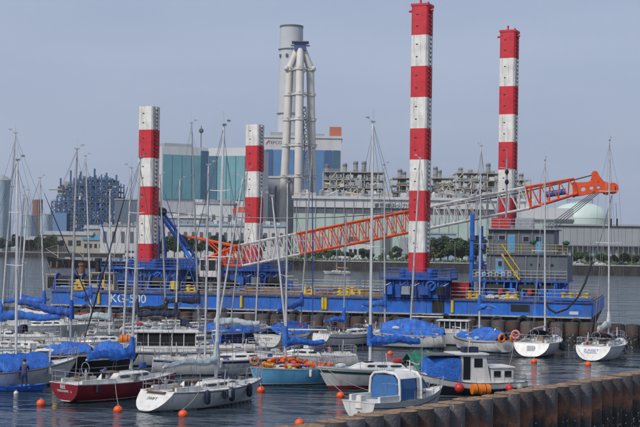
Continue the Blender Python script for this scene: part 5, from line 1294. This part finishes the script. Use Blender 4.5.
tarp(h5, r5, -4.2, -1.6, lambda t: .95 - .35 * abs(t - .6), 'green tarpaulin tent over the stern of the green-striped sailing boat', GREENC, 1.0, .1, 4, n=10)

# --- blue tender with the person
dg = empty('rowing_tender', G(22, 391), R(4), 'small bright blue rowing tender beside the white boat', 'tender')
hd = Hull(2.7, 1.15, .30, .12, kt=.8, rake=-.05, over=.3, bowup=.12, rs=0)
recalc(hd.shell(12).build('hull', BLUE, dg, True)); hd.band(lambda t: .93, lambda t: 1.06, .03).build('gunwale', BLUE, dg, True)
m = MB(); m.grid([[Vector((a.x, a.y * .93, .06)) for a in (hd.p(t, .7, 1), hd.p(t, .7, -1))] for t in [i / 10 for i in range(11)]]); m.build('floor', BLUE2, dg)
for x in (-.8, .4): MB().box((x, 0, .24), (.25, hd.hbx(x) * 1.8, .04)).build('thwart', BLUE, dg)

def person(loc, rz):
    """standing figure leaning forward with both hands on the boat beside it; faces local +Y"""
    vs, es, rs, reg = [], [], [], []
    def V(p, r, g=0): vs.append(p); rs.append(r); reg.append(g); return len(vs) - 1
    def E(a, b): es.append((a, b))
    pel = V((0, 0, .92), .145); sp1 = V((0, .02, 1.08), .135); sp2 = V((0, .06, 1.25), .155); chest = V((0, .09, 1.36), .15); nk = V((0, .12, 1.47), .062); 
    E(pel, sp1); E(sp1, sp2); E(sp2, chest); E(chest, nk)
    hd0 = V((0, .15, 1.55), .082); hd1 = V((0, .17, 1.63), .098); hd2 = V((0, .165, 1.70), .075); E(nk, hd0); E(hd0, hd1); E(hd1, hd2)
    for s_ in (-1, 1):
        hp = V((s_ * .1, 0, .86), .105); kn = V((s_ * .12, .05, .49), .075); an = V((s_ * .12, -.02, .1), .05); to = V((s_ * .14, .13, .045), .042); E(pel, hp); E(hp, kn); E(kn, an); E(an, to)
        sh = V((s_ * .19, .1, 1.37), .072); el = V((s_ * .25, .26, 1.14), .052); wr = V((s_ * .19, .47, 1.10), .036); pa = V((s_ * .18, .54, 1.09), .036); E(chest, sh); E(sh, el); E(el, wr); E(wr, pa)
        for k_ in range(4):
            f0 = V((s_ * (.145 + .022 * k_), .585, 1.085), .011); f1 = V((s_ * (.145 + .022 * k_), .62 - .006 * abs(k_ - 1), 1.075), .010); f2 = V((s_ * (.145 + .022 * k_), .635 - .008 * abs(k_ - 1), 1.05), .009); E(pa, f0); E(f0, f1); E(f1, f2)
        t0 = V((s_ * .135, .53, 1.075), .012); t1 = V((s_ * .115, .56, 1.06), .010); E(wr, t0); E(t0, t1)
    me = bpy.data.meshes.new('body'); me.from_pydata(vs, es, []); o = bpy.data.objects.new('body', me); col.objects.link(o)
    sk = o.modifiers.new('skin', 'SKIN'); sk.use_smooth_shade = True
    for i, sv in enumerate(me.skin_vertices[0].data): sv.radius = (rs[i], rs[i] * (.8 if i in (1, 2, 3) else 1)); sv.use_root = (i == 0)
    ss = o.modifiers.new('sub', 'SUBSURF'); ss.levels = 2; ss.render_levels = 2
    dgp = bpy.context.evaluated_depsgraph_get(); me2 = bpy.data.meshes.new_from_object(o.evaluated_get(dgp)); bpy.data.objects.remove(o)
    me2.materials.clear()
    for q in (CLOTHP, CLOTHB, SKIN, HAIR): me2.materials.append(q)
    for p in me2.polygons:
        c_ = p.center; p.use_smooth = True
        if c_.z > 1.46: p.material_index = 2
        elif c_.y > .49: p.material_index = 2
        elif c_.z < .09: p.material_index = 3
        elif c_.z < .94: p.material_index = 1
        else: p.material_index = 0
    root = empty('person', loc, rz, 'person in dark blue work clothes standing in the blue tender, hands on the white boat', 'person')
    b = bpy.data.objects.new('body', me2); col.objects.link(b); b.parent = root
    m = MB(); m.ball((0, .155, 1.675), .112, 14, (.92, 1.0, .85)); hr = m.build('hair', HAIR, root, True); 
    for v in hr.data.vertices:
        if v.co.z < 1.66 and v.co.y > .15: v.co.y = .15
    MB().box((0, .268, 1.63), (.028, .04, .05), 0, .6).build('nose', SKIN, root)
    for s_ in (-1, 1): MB().ball((s_ * .035, .25, 1.655), .012, 8).build('eye', HAIR, root); MB().ball((s_ * .098, .165, 1.635), .022, 8, (.5, 1, 1.4)).build('ear', SKIN, root)
    MB().box((0, .252, 1.585), (.045, .012, .008)).build('mouth', TEXTR, root)
    return root
pl_ = dg.matrix_basis @ Vector((.1, .05, .07)); person(pl_, R(8))

# --- motor cruiser behind the near pile wall
def cruiser():
    loc = G(402, 415); th = 46
    root = empty('motor_cruiser', loc, R(th), 'white motor cruiser with blue canvas enclosure behind the near pile wall', 'motor boat')
    h = Hull(6.4, 2.4, .85, .3, kt=.9, tm=.4, rake=-.1, over=.9, bowup=.45, rs=.15); root_h = (root, h)
    hull_parts(root, h, WHITE, DECK, WHITE2, (STRIPEBLUE, .06), (STRIPEBLUE, .72, .76))
    cabin_part(root, h, -.2, 2.2, .42, WHITE, .72, 1.6, .1, [(.2, 1.1, .2, .7)])
    z0 = h.deckz(-.5) + .05
    # wheelhouse shell: hoop frames with canvas panels
    prof = [(1.0, 0), (.99, .55), (.93, 1.05), (.7, 1.28), (0, 1.36)]
    def hoop(x, s_=1.0): return [Vector((x, y * s_, z0 + z * s_)) for y, z in prof] + [Vector((x, -y * s_, z0 + z * s_)) for y, z in reversed(prof[:-1])]
    rows = [hoop(-1.35), hoop(-.9), hoop(0), hoop(.35, .985)]
    rf_ = MB(); rf_.grid([[Vector((r[0].x, p.y, p.z)) for p in r[2:7]] for r in rows]); rf_.build('wheelhouse_roof', WHITE, root, True)
    for xx in (-1.35, .3):
        m = MB(); m.path(hoop(xx), .07, 8); m.build('hoop_frame', WHITE, root, True)
    for sd in (1, -1):
        A = [Vector((x, sd * p[0], z0 + p[1])) for x in (-1.28, -.1) for p in prof[:3]]
        m = MB(); m.grid([A[:3], A[3:]]); m.build('canvas_panel', GLASSB, root)
        m = MB(); m.grid([[Vector((-.02, sd * p[0], z0 + p[1])) for p in prof[:3]], [Vector((.3, sd * p[0], z0 + p[1])) for p in prof[:3]]]); m.build('side_frame', WHITE, root)
        m = MB(); m.add([(.36, sd * .98, z0 + .45), (.36, sd * .9, z0 + 1.05), (1.15, sd * .72, z0 + .52)], [(0, 1, 2)]); m.build('side_window', GLASSB, root)
        MB().tube((.36, sd * .93, z0 + 1.08), (1.2, sd * .72, z0 + .5), .035, 6).build('windscreen_frame', WHITE, root)
    m = MB(); m.add([(.37, .9, z0 + 1.05), (.37, -.9, z0 + 1.05), (1.18, -.7, z0 + .52), (1.18, .7, z0 + .52)], [(0, 1, 2, 3)]); m.build('windscreen', GLASSB, root)
    m = MB(); m.add([Vector((-1.36, y * .92, z0 + z)) for y, z in ((-.95, .02), (.95, .02), (.95, .6), (.85, 1.05), (.6, 1.2), (-.6, 1.2), (-.85, 1.05), (-.95, .6))], [tuple(range(8))]); m.build('canvas_panel', GLASSB, root)
    for sd in (1, -1): MB().box((-2.1, sd * .95, z0 + .1), (1.5, .16, .32)).build('coaming', WHITE, root)
    m = MB(); m.box((-3.1, 0, .9), (.45, .42, .62), 0, .75); m.build('outboard_motor', WHITE2, root); MB().box((-3.15, 0, .3), (.2, .16, .9)).build('outboard_leg', DGREYC, root)
    rails(root, h, .45, .9, .45, 1.0, True, False); m = MB()
    for x in (-2.6, -2.2): m.tube((x, -.9, z0), (x, -.9, z0 + .9), .02, 5)
    m.path([(-2.6, -.9, z0 + .9), (-2.2, -.9, z0 + .9), (-1.4, -.92, z0 + .8)], .018, 5); m.build('grab_rail', STEEL, root)
    m = MB(); m.tube((.8, -.6, z0 + .6), (.8, -.6, z0 + 3.2), .012, 4); m.build('antenna', ALUD, root); MB().tube((.2, -.3, z0 + 1.2), (.2, -.3, z0 + 1.9), .03, 6).build('light_mast', ALUW, root)
    text('lettering', 'Yamaha', .2, TEXTD, root, (-1.7, -1.13, .62), (R(90), 0, 0), .004) if False else None
cruiser()

# --- navy and white pilot boat
def pilot():
    loc = G(464, 396.5); th = 196
    root = empty('pilot_boat', loc, R(th), 'navy hulled motor boat with white wheelhouse and blue canvas shelter', 'motor boat')
    h = Hull(7.2, 2.5, .85, .35, kt=.8, tm=.4, rake=.1, over=1.0, bowup=.75, sternup=.05, rs=.3)
    hull_parts(root, h, NAVY, DECK, ANTIFOUL, (WHITE, .05), None, DGREYC)
    h.band(lambda t: .72 + .04 * t, lambda t: .97, .012).build('bulwark', WHITE, root, True); h.band(lambda t: .685 + .04 * t, lambda t: .72 + .04 * t, .03).build('rubbing_strake', DGREYC, root, True)
    dz = h.deckz(-.8)
    # low cabin aft with windows, wheelhouse in the middle, canvas shelter forward
    MB().box((-2.0, 0, dz + .42), (1.35, 1.7, .84)).build('aft_cabin', WHITE, root); MB().box((-2.0, 0, dz + .88), (1.5, 1.85, .08)).build('aft_cabin_roof', WHITE, root)
    for sd in (1, -1):
        for x in (-2.33, -1.67): MB().box((x, sd * .855, dz + .5), (.5, .02, .44)).build('window_frame', ALU, root); MB().box((x, sd * .868, dz + .5), (.42, .02, .36)).build('window', GLASS, root)
    m = MB(); pts = [(-1.3, 0), (.55, 0), (.55, 1.55), (-.95, 1.6)]
    m.add([(x, -.85, dz + z) for x, z in pts] + [(x, .85, dz + z) for x, z in pts], [(0, 1, 2, 3), (7, 6, 5, 4), (0, 4, 5, 1), (1, 5, 6, 2), (2, 6, 7, 3), (3, 7, 4, 0)]); recalc(m.build('wheelhouse', WHITE, root))
    MB().box((-.1, 0, dz + 1.64), (2.0, 1.95, .09)).build('wheelhouse_roof', WHITE, root)
    for sd in (1, -1):
        MB().box((.2, sd * .862, dz + .85), (.42, .03, 1.3)).build('door', GLASS, root); MB().box((-.5, sd * .862, dz + 1.15), (.5, .03, .5)).build('window', GLASS, root)
    MB().box((-.3, 0, dz + 1.85), (.9, .5, .32)).build('roof_box', NAVYC, root); m = MB(); m.tube((-.1, .3, dz + 1.68), (-.1, .3, dz + 3.4), .02, 5); m.tube((-.6, -.3, dz + 1.68), (-.6, -.3, dz + 2.3), .02, 5); m.build('antenna', ALUD, root); m = MB(); m.tube((-.3, 0, dz + 2.0), (-.3, 0, dz + 2.5), .03, 6); m.box((-.3, 0, dz + 2.5), (.1, .6, .08)); m.build('radar', WHITE, root)
    rows = []
    for x, hh in ((.58, 1.38), (1.2, 1.42), (1.9, 1.36), (2.45, 1.28)):
        b = min(.95, h.hbx(x) * .9); rows.append([Vector((x, b, h.deckz(x) - .2 + .12)), Vector((x, b * 1.0, dz + .6 + .1)), Vector((x, b * .95, dz + hh)), Vector((x, b * .5, dz + hh + .12)), Vector((x, 0, dz + hh + .15)), Vector((x, -b * .5, dz + hh + .12)), Vector((x, -b * .95, dz + hh)), Vector((x, -b, dz + .7)), Vector((x, -b, h.deckz(x) - .08))])
    m = MB(); m.grid(rows); m.add(rows[-1], [tuple(range(9))]); m.build('canvas_shelter', BLUE, root, True)
    MB().box((1.5, 0, dz + 1.6), (1.95, 1.8, .06)).build('shelter_roof', DGREYC, root)
    cabin_part(root, h, .6, 2.9, .22, WHITE, .8, .8, .1)
    rails(root, h, .02, .3, .4, .8, False, True); m = MB(); m.path([h.p(.9, 1, 1) + Vector((0, 0, .05)), h.p(.9, 1, 1) + Vector((.1, -.05, .5)), h.p(1, 1, 1) + Vector((-.1, 0, .5)), h.p(.9, 1, -1) + Vector((.1, .05, .5)), h.p(.9, 1, -1) + Vector((0, 0, .05))], .02, 6); m.build('pulpit', STEEL, root)
    for x, r, m_, lab, dz_ in ((.95, .27, REDB, 'red ball fender on the bow side of the navy hulled motor boat', .5), (-.55, .3, ORANGE2, 'orange drum fender beside its twin on the navy hulled motor boat', .42), (-.05, .3, ORANGE2, 'orange drum fender beside its twin on the navy hulled motor boat', .44), (-2.2, .22, REDB, 'small red ball fender near the stern of the navy hulled motor boat', .45), (-2.9, .2, GREYF, 'pale fender at the stern corner of the navy hulled motor boat', .5)):
        q = root.matrix_basis @ h.p(h.tx(x), .62, 1, r * .95); q.z = dz_ + .12
        fo = empty('round_fender', (q.x, q.y, q.z - r), R(th), lab, 'fender', 'fenders on the navy motor boat')
        if m_ == ORANGE2: MB().path([(-.32, 0, r), (-.28, 0, r), (0, 0, r), (.28, 0, r), (.32, 0, r)], [.12, r, r, r, .12], 16).build('body', m_, fo, True); MB().tube((-.02, 0, r), (.02, 0, r), r * 1.02, 16).build('band', RUBBER, fo)
        else: MB().ball((0, 0, r), r, 14).build('body', m_, fo, True)
        MB().tube((0, 0, 2 * r - .01), (0, -.05, 2 * r + .35), .012, 4).build('lanyard', ROPE, fo)
    return root
pilot()

# --- right hand yachts
r9, h9 = sailboat('r9', 'white sailing yacht with navy sprayhood and pink life ring, stern to the open water', (543, 354), 68, 9.2, 3.2, WHITE, 1.1, mast=(545.5, 545, 160), kt=.9, rake=.5, boot=(STRIPEBLUE, .07), hood=NAVYC, cab=(-.12, .27, .42), xmf=.07, cover=None, tm=.35, furl=None, txt=(('-----', .2, .78, TEXTD, .7),) if False else ())
MB().box((-h9.L / 2 + h9.rake * .6 - .05, 0, .72), (.08, .62, .42)).build('stern_locker', GREYHULL, r9)
ring(r9, -h9.L / 2 + .7, 1.35, 1.75, 'pink life ring on the stern rail of the yacht with navy sprayhood', PINK, .3)
fg = r9.matrix_basis @ h9.p(.62, .7, -1, .2); fo = empty('fender', (fg.x, fg.y, fg.z - .4), 0, 'dark green fender on the side of the yacht with navy sprayhood', 'fender'); MB().lathe([(.05, 0), (.25, .1), (.3, .35), (.25, .65), (.05, .75)], n=14).build('body', mat('green_fender', (.02, .09, .08), .6), fo, True); MB().tube((0, 0, .75), (-.1, 0, 1.1), .015, 4).build('lanyard', ROPE, fo)
r10, h10 = sailboat('r10', 'white sailing yacht with grey cockpit cover and white sail flaked on its boom', (606, 357.5), 64, 9.4, 3.2, WHITE, 1.1, mast=(610.5, 609.5, 140), kt=.86, rake=.75, boot=(GREYHULL, .06), stripe=(GREYHULL, .86, .93), hood=DGREYC, cab=(-.13, .27, .42), cover=WHITEC, coverh=(.7, .5), coverlen=.36, boomh=1.0, boomlift=-.25, xmf=.08, tm=.36, winm=GLASS,
                    txt=(('SUNSET', .34, .68, TEXTB, .1), ('YOKOHAMA', .17, .52, TEXTD, .1)))
tarp(h10, r10, -1.2, 1.7, lambda t: .75 - .2 * t, 'pale grey cover over the cabin of the yacht with the flaked white sail', mat('pale_grey_cover', (.5, .51, .52), .8, bump=.4, bs=8), .72, .12, 7, n=8)
for t_ in (.55, .7):
    q = r10.matrix_basis @ h10.p(t_, .72, -1, .16); fo = empty('fender', (q.x, q.y, q.z - .4), 0, 'grey fender on the yacht with the flaked white sail', 'fender', 'grey fenders on the yacht with flaked sail'); MB().lathe([(.03, 0), (.1, .05), (.14, .14), (.14, .5), (.1, .6), (.03, .64)], n=12).build('body', GREYF, fo, True); MB().tube((0, 0, .64), (0, .05, .95), .012, 4).build('lanyard', ROPE, fo)
r11, h11 = sailboat('r11', 'white sailing boat with blue cockpit cover and two orange life rings at its stern', (479, 351), 126, 6.6, 2.6, WHITE, 1.0, mast=(480.5, 481, 146), kt=.8, rake=.2, cover=BLUE, coverlen=.3, boomh=2.2, boomlift=.2, stripe=(STRIPEBLUE, .84, .9), cab=(-.12, .25, .4), coverh=(.7, .35))
tarp(h11, r11, -3.0, 2.3, lambda t: .75 * math.sin(min(1, .15 + t) * math.pi * .95) + .15, 'blue cover over the boat with two orange life rings', BLUE, .96, .12, 8)
for s_ in (.5, -.5): ring(r11, -h11.L / 2 - .12, s_ * 1.3, 1.3, 'orange life ring at the stern of the boat with blue cockpit cover', ORANGE2, .3)
# --- middle row, centre
r12, h12 = sailboat('r12', 'white sailing boat with lettered round stern under a long blue cover', (291, 346), 60, 7.6, 3.0, WHITE, 1.1, mast=(316.5, 312.5, 148), furl=BLUE2, kt=.9, rake=-.1, cover=BLUE2, coverlen=.52, boomh=1.9, boomlift=-.5, tm=.35, coverh=(.75, .4), stripe=(STRIPEBLUE, .8, .84), xmf=.2, mm=ALUD,
                    txt=(('ALBATROSS', .17, .72, TEXTD, -.05), ('TOKYO', .14, .58, TEXTD, -.05)))
tarp(h12, r12, -3.6, 2.8, lambda t: .85 * math.sin((.12 + .8 * t) * math.pi) + .1, 'blue cover over the round-sterned white boat', BLUE, .97, .1, 12)
r13, h13 = sailboat('r13', 'white sailing boat with navy waist stripe and leaning dull mast', (350, 345.5), 40, 7.6, 2.6, WHITE, 1.05, mast=(333, 346, 215), mm=ALUD, kt=.86, rake=.55, stripe=(STRIPEBLUE, .74, .8), cover=BLUE, coverlen=.3, boomh=.7, cab=(-.12, .27, .45), boot=(STRIPEBLUE, .08), xmf=-.1, furl=None)
r14, h14 = sailboat('r14', 'white sailing boat wrapped in a big blue cover, behind the green tarpaulin', (406, 347.5), 168, 6.8, 2.7, WHITE, 1.1, mast=(418.5, 420, 158), kt=.8, rake=.2, cover=None, coverlen=.42, boomh=1.2, boot=(STRIPEBLUE, .07), coverh=(.7, .4))
tarp(h14, r14, -3.3, 2.2, lambda t: 1.25 * math.sin((.1 + .72 * t) * math.pi) + .1, 'big blue wrinkled cover over the boat behind the green tarpaulin', BLUE, 1.0, .0, 14)
r14b, h14b = sailboat('r14b', 'white sailing boat with blue boom cover close under the barge, beside the tall striped leg', (386, 342.6), 18, 6.2, 2.3, WHITE2, 1.0, mast=(384, 384, 165), mm=ALU, cover=BLUE, coverlen=.36, boomh=1.9, coverh=(.9, .5), xmf=-.02, stripe=(STRIPEBLUE, .8, .85))
r15, h15 = sailboat('r15', 'purple-blue sailing boat with white stern lettering and blue cover', (226, 344.5), 33, 7.8, 2.6, PURPLE, 1.05, mast=(245.5, 247.5, 170), kt=.84, rake=.5, cover=None, boot=(WHITE, .05), stripe=(WHITE, .93, .97), cab=(-.12, .25, .4), txt=(('MARINE', .24, .72, TEXTW, .1),), xmf=.05, mm=ALUD)
tarp(h15, r15, -2.6, 3.2, lambda t: .9 * math.sin((.1 + .8 * t) * math.pi) + .1, 'blue cover over the purple-blue sailing boat', BLUE, .95, .1, 15)
r16, h16 = sailboat('r16', 'white sailing boat with navy sheer stripe lying behind the boat with navy fenders', (225, 375), 8, 9.6, 2.9, WHITE2, 1.05, mast=(204.5, 208.5, 165), kt=.7, rake=.1, stripe=(STRIPEBLUE, .85, .95), boot=(STRIPEBLUE, .06), cab=(-.1, .3, .4), cover=None, xmf=-.14, mm=ALU)
ring(r16, h16.L * .19, -1.3, 1.05, 'orange life ring on the bow rail of the boat with navy sheer stripe', ORANGE2, .25, (0, 1, 0))
# --- middle row, left
r17, h17 = sailboat('r17', 'black hulled sailing boat with blue tarpaulins, behind the red boat', (62, 374), 3, 10.0, 3.0, BLACKHULL, 1.25, mast=(71.5, 77, 149), mm=ALUD, kt=.65, rake=.2, boot=(DGREYC, .05), cab=(-.2, .22, .45), cover=BLUE2, coverlen=.36, boomh=2.0, boomlift=.9, coverh=(.8, .45), xmf=.05, deckm=DECK)
tarp(h17, r17, -1.0, 1.9, lambda t: .42 * math.sin((.1 + .8 * t) * math.pi) + .12, 'blue tarpaulin over the foredeck of the black hulled boat', BLUE, .9, .25, 17)
tarp(h17, r17, 2.1, 3.9, lambda t: .35 * math.sin((.1 + .8 * t) * math.pi) + .15, 'smaller blue tarpaulin near the bow of the black hulled boat', BLUE, .9, .25, 18)
def motorsailer(key, label, c, th, L, B, hullm, house, wm=BLACKC, mast=None, roofm=DECK, group='sailing boats moored in the marina', **kw):
    r, h = sailboat(key, label, c, th, L, B, hullm, kw.pop('fb', 1.1), mast=mast, cab=None, name='motor_sailer', **kw)
    xa, xb, hh = house; dz = h.deckz((xa + xb) / 2); w_ = B * .68
    MB().box(((xa + xb) / 2, 0, dz + .18), (xb - xa, w_, .4)).build('cabin_base', DECK, r)
    MB().box(((xa + xb) / 2, 0, dz + hh * .55), (xb - xa - .1, w_ - .08, hh * .8)).build('glazing', wm, r)
    n = 5
    for i in range(n + 1):
        for sd in (1, -1): MB().box((xa + .05 + (xb - xa - .1) * i / n, sd * (w_ / 2 - .02), dz + hh * .55), (.07, .06, hh * .85)).build('pillar', DECK, r)
    MB().box(((xa + xb) / 2, 0, dz + hh), (xb - xa + .35, w_ + .25, .09)).build('house_roof', roofm, r)
    return r, h
r18, h18 = motorsailer('r18', 'motor sailer with long white roof over black canvas windows, behind the red boat', (150, 366), 186, 9.6, 2.9, WHITE2, (-3.2, 1.0, 1.35), mast=(126.5, 131.5, 168), mm=ALU, xmf=.2, furl=BLACKC, stripe=(STRIPEBLUE, .86, .92), boomh=1.6, coverlen=.1)
lr_ = r18.matrix_basis @ Vector((1.75, .3, h18.deckz(1.75) + .72)); o = empty('liferaft_canister', lr_, R(6), 'orange drum liferaft canister on the foredeck of the motor sailer', 'liferaft')
MB().path([(-.42, 0, 0), (-.38, 0, 0), (0, 0, 0), (.38, 0, 0), (.42, 0, 0)], [.2, .3, .31, .3, .2], 16).build('shell', ORANGE2, o, True)
for x in (-.15, .18): MB().tube((x - .02, 0, 0), (x + .02, 0, 0), .318, 16).build('strap', RUBBER, o)
MB().box((0, 0, -.48), (.7, .5, .5)).build('cradle', DECK, o)
r20, h20 = sailboat('r20', 'white sailing boat with long blue boom cover, alongside the black hulled boat', (26, 361), 182, 10.5, 3.0, WHITE2, 1.05, mast=(10.5, 15.5, 133), mm=ALU, cover=BLUE, coverlen=.42, boomh=1.5, kt=.7, coverh=(1.0, .6), xmf=.18, stripe=(STRIPEBLUE, .35, .6))
r21, h21 = sailboat('r21', 'white sailing boat with raked white stern, moored behind the orange liferaft', (128, 343), 28, 8.4, 2.7, GREYHULL, 1.05, mast=(138, 137.5, 200), kt=.86, rake=.95, cover=NAVYC, coverlen=.3, boomh=1.2, boot=(STRIPEBLUE, .05), cab=(-.12, .25, .45), mm=ALUD)
r22, h22 = sailboat('r22', 'long grey-white sailing boat behind the blue boom covers, with a small blue cover', (42, 338.5), 2, 10.2, 2.9, GREYHULL, 1.2, mast=(42.5, 40, 178), furl=NAVYC, mm=ALU, cover=BLUE, coverlen=.4, boomh=1.6, kt=.75, coverh=(.9, .5), xmf=.02)
r23, h23 = sailboat('r23', 'pale sailing boat furthest along the dark wall with deep blue boom cover', (0, 331), 175, 8.2, 2.6, WHITE2, 1.0, mast=(18, 24, 195), mm=ALUD, cover=BLUE2, coverlen=.42, boomh=2.2, xmf=-.18, coverh=(.7, .4), boomlift=-.2)
r24, h24 = sailboat('r24', 'pale sailing boat with a short blue boom cover under the barge lettering', (87, 332), 8, 7.8, 2.7, WHITE2, 1.0, mast=(84.5, 85.5, 156), furl=BLUE2, mm=ALU, cover=BLUE, coverlen=.26, boomh=2.0, xmf=.05, coverh=(1.1, .6))
r25, h25 = motorsailer('r25', 'white cabin boat with a red roof rail beside the short blue boom cover', (100, 337.2), 4, 7.0, 2.6, WHITE, (-2.0, 1.2, 1.05), GLASS, roofm=mat('red_roof', (.42, .03, .035), .6), boomh=1)
r26, h26 = sailboat('r26', 'white sailing boat with dark canvas and black sprayhood, under the barge bow lettering', (166, 335), 8, 8.0, 2.5, WHITE, 1.05, mast=(166, 160, 175), mm=ALUD, cover=BLACKC, coverlen=.35, boomh=1.0, hood=BLACKC, furl=BLUE2, xmf=.0, stripe=(STRIPEBLUE, .8, .9))
r27, h27 = sailboat('r27', 'white sailing boat with navy canvas between the lettered barge and the purple-blue boat', (196, 341), 12, 8.0, 2.7, WHITE2, 1.05, mast=(190, 191.5, 123), mm=ALUD, cover=NAVYC, coverlen=.38, boomh=2.0, hood=NAVYC, stripe=(STRIPEBLUE, .8, .92), xmf=.03, coverh=(1.0, .5))
r28, h28 = sailboat('r28', 'white sailing boat with grey rails tucked under the barge, behind the purple-blue boat', (254, 338.8), 14, 6.4, 2.3, WHITE2, 1.0, mast=(254, 262, 190), mm=ALU, xmf=.02, cover=None, boomh=1.0)
r29, h29 = motorsailer('r29', 'white cabin boat close under the barge with dark windows', (452, 345), 165, 5.8, 2.2, WHITE, (-1.4, 1.1, 1.1), GLASS, boomh=1)

EX = [
    ('x1', 'white sailing boat with pale rails lying behind the light blue boat', (308, 369.3), 184, 7.2, WHITE, (278, 272, 196), None, ALUW, .2),
    ('x2', 'white sailing boat with a grey boom cover behind the navy-striped boat', (203, 360), 174, 9.0, WHITE, (238, 243, 178), GREYC, ALUW, -.1),
    ('x3', 'white sailing boat with grey boom cover between the black boat and the motor sailer', (98, 354), 5, 8.6, WHITE, (112, 110, 190), GREYC, ALUW, .1),
    ('x4', 'white sailing boat with white boom cover beside the long blue boom cover', (8, 348), 176, 8.4, WHITE, (30, 28, 190), WHITEC, ALUW, -.1),
    ('x9', 'white sailing boat with navy boom cover ahead of the raked-stern boat', (170, 349), 10, 8.4, WHITE, (176, 180, 180), NAVYC, ALUW, .05)]
for key, lab, c_, th_, L_, hm_, ms_, cv_, mm_, xf_ in EX:
    sailboat(key, lab, c_, th_, L_, L_ * .32, hm_, 1.0, mast=ms_, mm=mm_, cover=cv_, coverlen=.38, boomh=1.3 + .3 * (len(key) % 2), xmf=xf_, coverh=(.8, .45), stripe=[(STRIPEBLUE, .82, .88), None, (STRIPERED, .86, .9)][sum(map(ord, key)) % 3], mr=.07, hood=[None, NAVYC, BLUE2][sum(map(ord, key)) % 3])
# --- buoys
for px, py, lab in ((41, 404, 'orange mooring buoy on open water before the blue tender'), (118, 410.5, 'orange mooring buoy under the stern of the red boat'), (183, 415, 'orange mooring buoy beside the white boat with navy fenders'),
                    (261, 390.5, 'orange mooring buoy at the bow of the light blue boat'), (340.5, 396, 'orange mooring buoy at the bow of the green-striped boat'), (279, 347.5, 'orange mooring buoy under the round lettered stern'),
                    (329, 349.5, 'orange mooring buoy under the stern of the boat with navy waist stripe'), (390, 353.5, 'orange mooring buoy beside the green tarpaulin'), (534, 361.5, 'orange mooring buoy behind the yacht with navy sprayhood'),
                    (588, 364.5, 'orange mooring buoy behind the yacht with flaked white sail'), (299.5, 424, 'orange mooring buoy next to the end of the near pile wall'), (219, 347, 'orange mooring buoy by the purple-blue boat'), (109, 343, 'orange mooring buoy by the boat with raked white stern')):
    buoy(px, py, lab)
buoy(55, 389.5, 'yellow mooring float off the bow of the white boat', .17, YELLOWB, 'yellow mooring floats'); buoy(73, 397.5, 'yellow mooring float beside the stern of the red boat', .17, YELLOWB, 'yellow mooring floats')
buoy(16, 393, 'small white mooring float against the blue tender', .14, WHITE, 'white mooring floats')
# --- mooring lines
def line(a, b, label, sag=.3, m_=ROPE, r=.014):
    pts = [Vector(a).lerp(Vector(b), i / 10) - Vector((0, 0, sag * 4 * (i / 10) * (1 - i / 10))) for i in range(11)]
    tag(MB().path(pts, r, 5).build('mooring_line', m_, None, True), label, 'rope', 'mooring lines')
def W_(rh, t, sd=1): return rh[0].matrix_basis @ rh[1].p(t, 1, sd)
line(W_((r3, h3), .2, -1), G(183, 415) + Vector((0, 0, .3)), 'rope from the boat with navy fenders down to its orange buoy', .1)
line(W_((r3, h3), 1), G(262, 397), 'rope from the bow of the boat with navy fenders into the water', .1)
line(W_((r2, h2), .3, -1), G(118, 410) + Vector((0, 0, .3)), 'rope from the red boat to its orange buoy', .1)
line(W_((r1, h1), 1), G(73, 397) + Vector((0, 0, .2)), 'rope from the bow of the white boat to the yellow float', .2)
line(W_((r5, h5), 1), G(340.5, 396) + Vector((0, 0, .3)), 'rope from the bow of the green-striped boat to its buoy', .1)
line(W_((r5, h5), .96), G(372, 391), 'slack rope hanging along the side of the green-striped boat', .2)
line(W_((r4, h4), 1), G(261, 390) + Vector((0, 0, .3)), 'rope from the bow of the light blue boat to its buoy', .1)
line(W_((r9, h9), 0, 1), G(509, 366), 'rope from the yacht with navy sprayhood into the water', .3); line(W_((r10, h10), 0, 1), G(588, 364) + Vector((0, 0, .3)), 'rope from the yacht with flaked sail to its buoy', .1)
line(W_((r12, h12), 0, 1), G(262, 349), 'rope from the round lettered stern into the water', .1)
for px, D_ in ((511, 121), (590, 119)): pass

# ================================================================== HAZE
hz = MB(); hz.box((0, 1370, 95), (4900, 3100, 193)); hzo = hz.build('haze', None); tag(hzo, 'thin grey sea haze over the harbour', 'haze', kind='stuff')
hm = bpy.data.materials.new('haze_air'); hm.use_nodes = True; hn = hm.node_tree.nodes; hn.remove(hn['Principled BSDF'])
pv = hn.new('ShaderNodeVolumePrincipled'); pv.inputs['Color'].default_value = (.90, .95, 1.0, 1); pv.inputs['Density'].default_value = .00007; pv.inputs['Anisotropy'].default_value = 0.2
hm.node_tree.links.new(pv.outputs['Volume'], hn['Material Output'].inputs['Volume']); hzo.data.materials.append(hm)
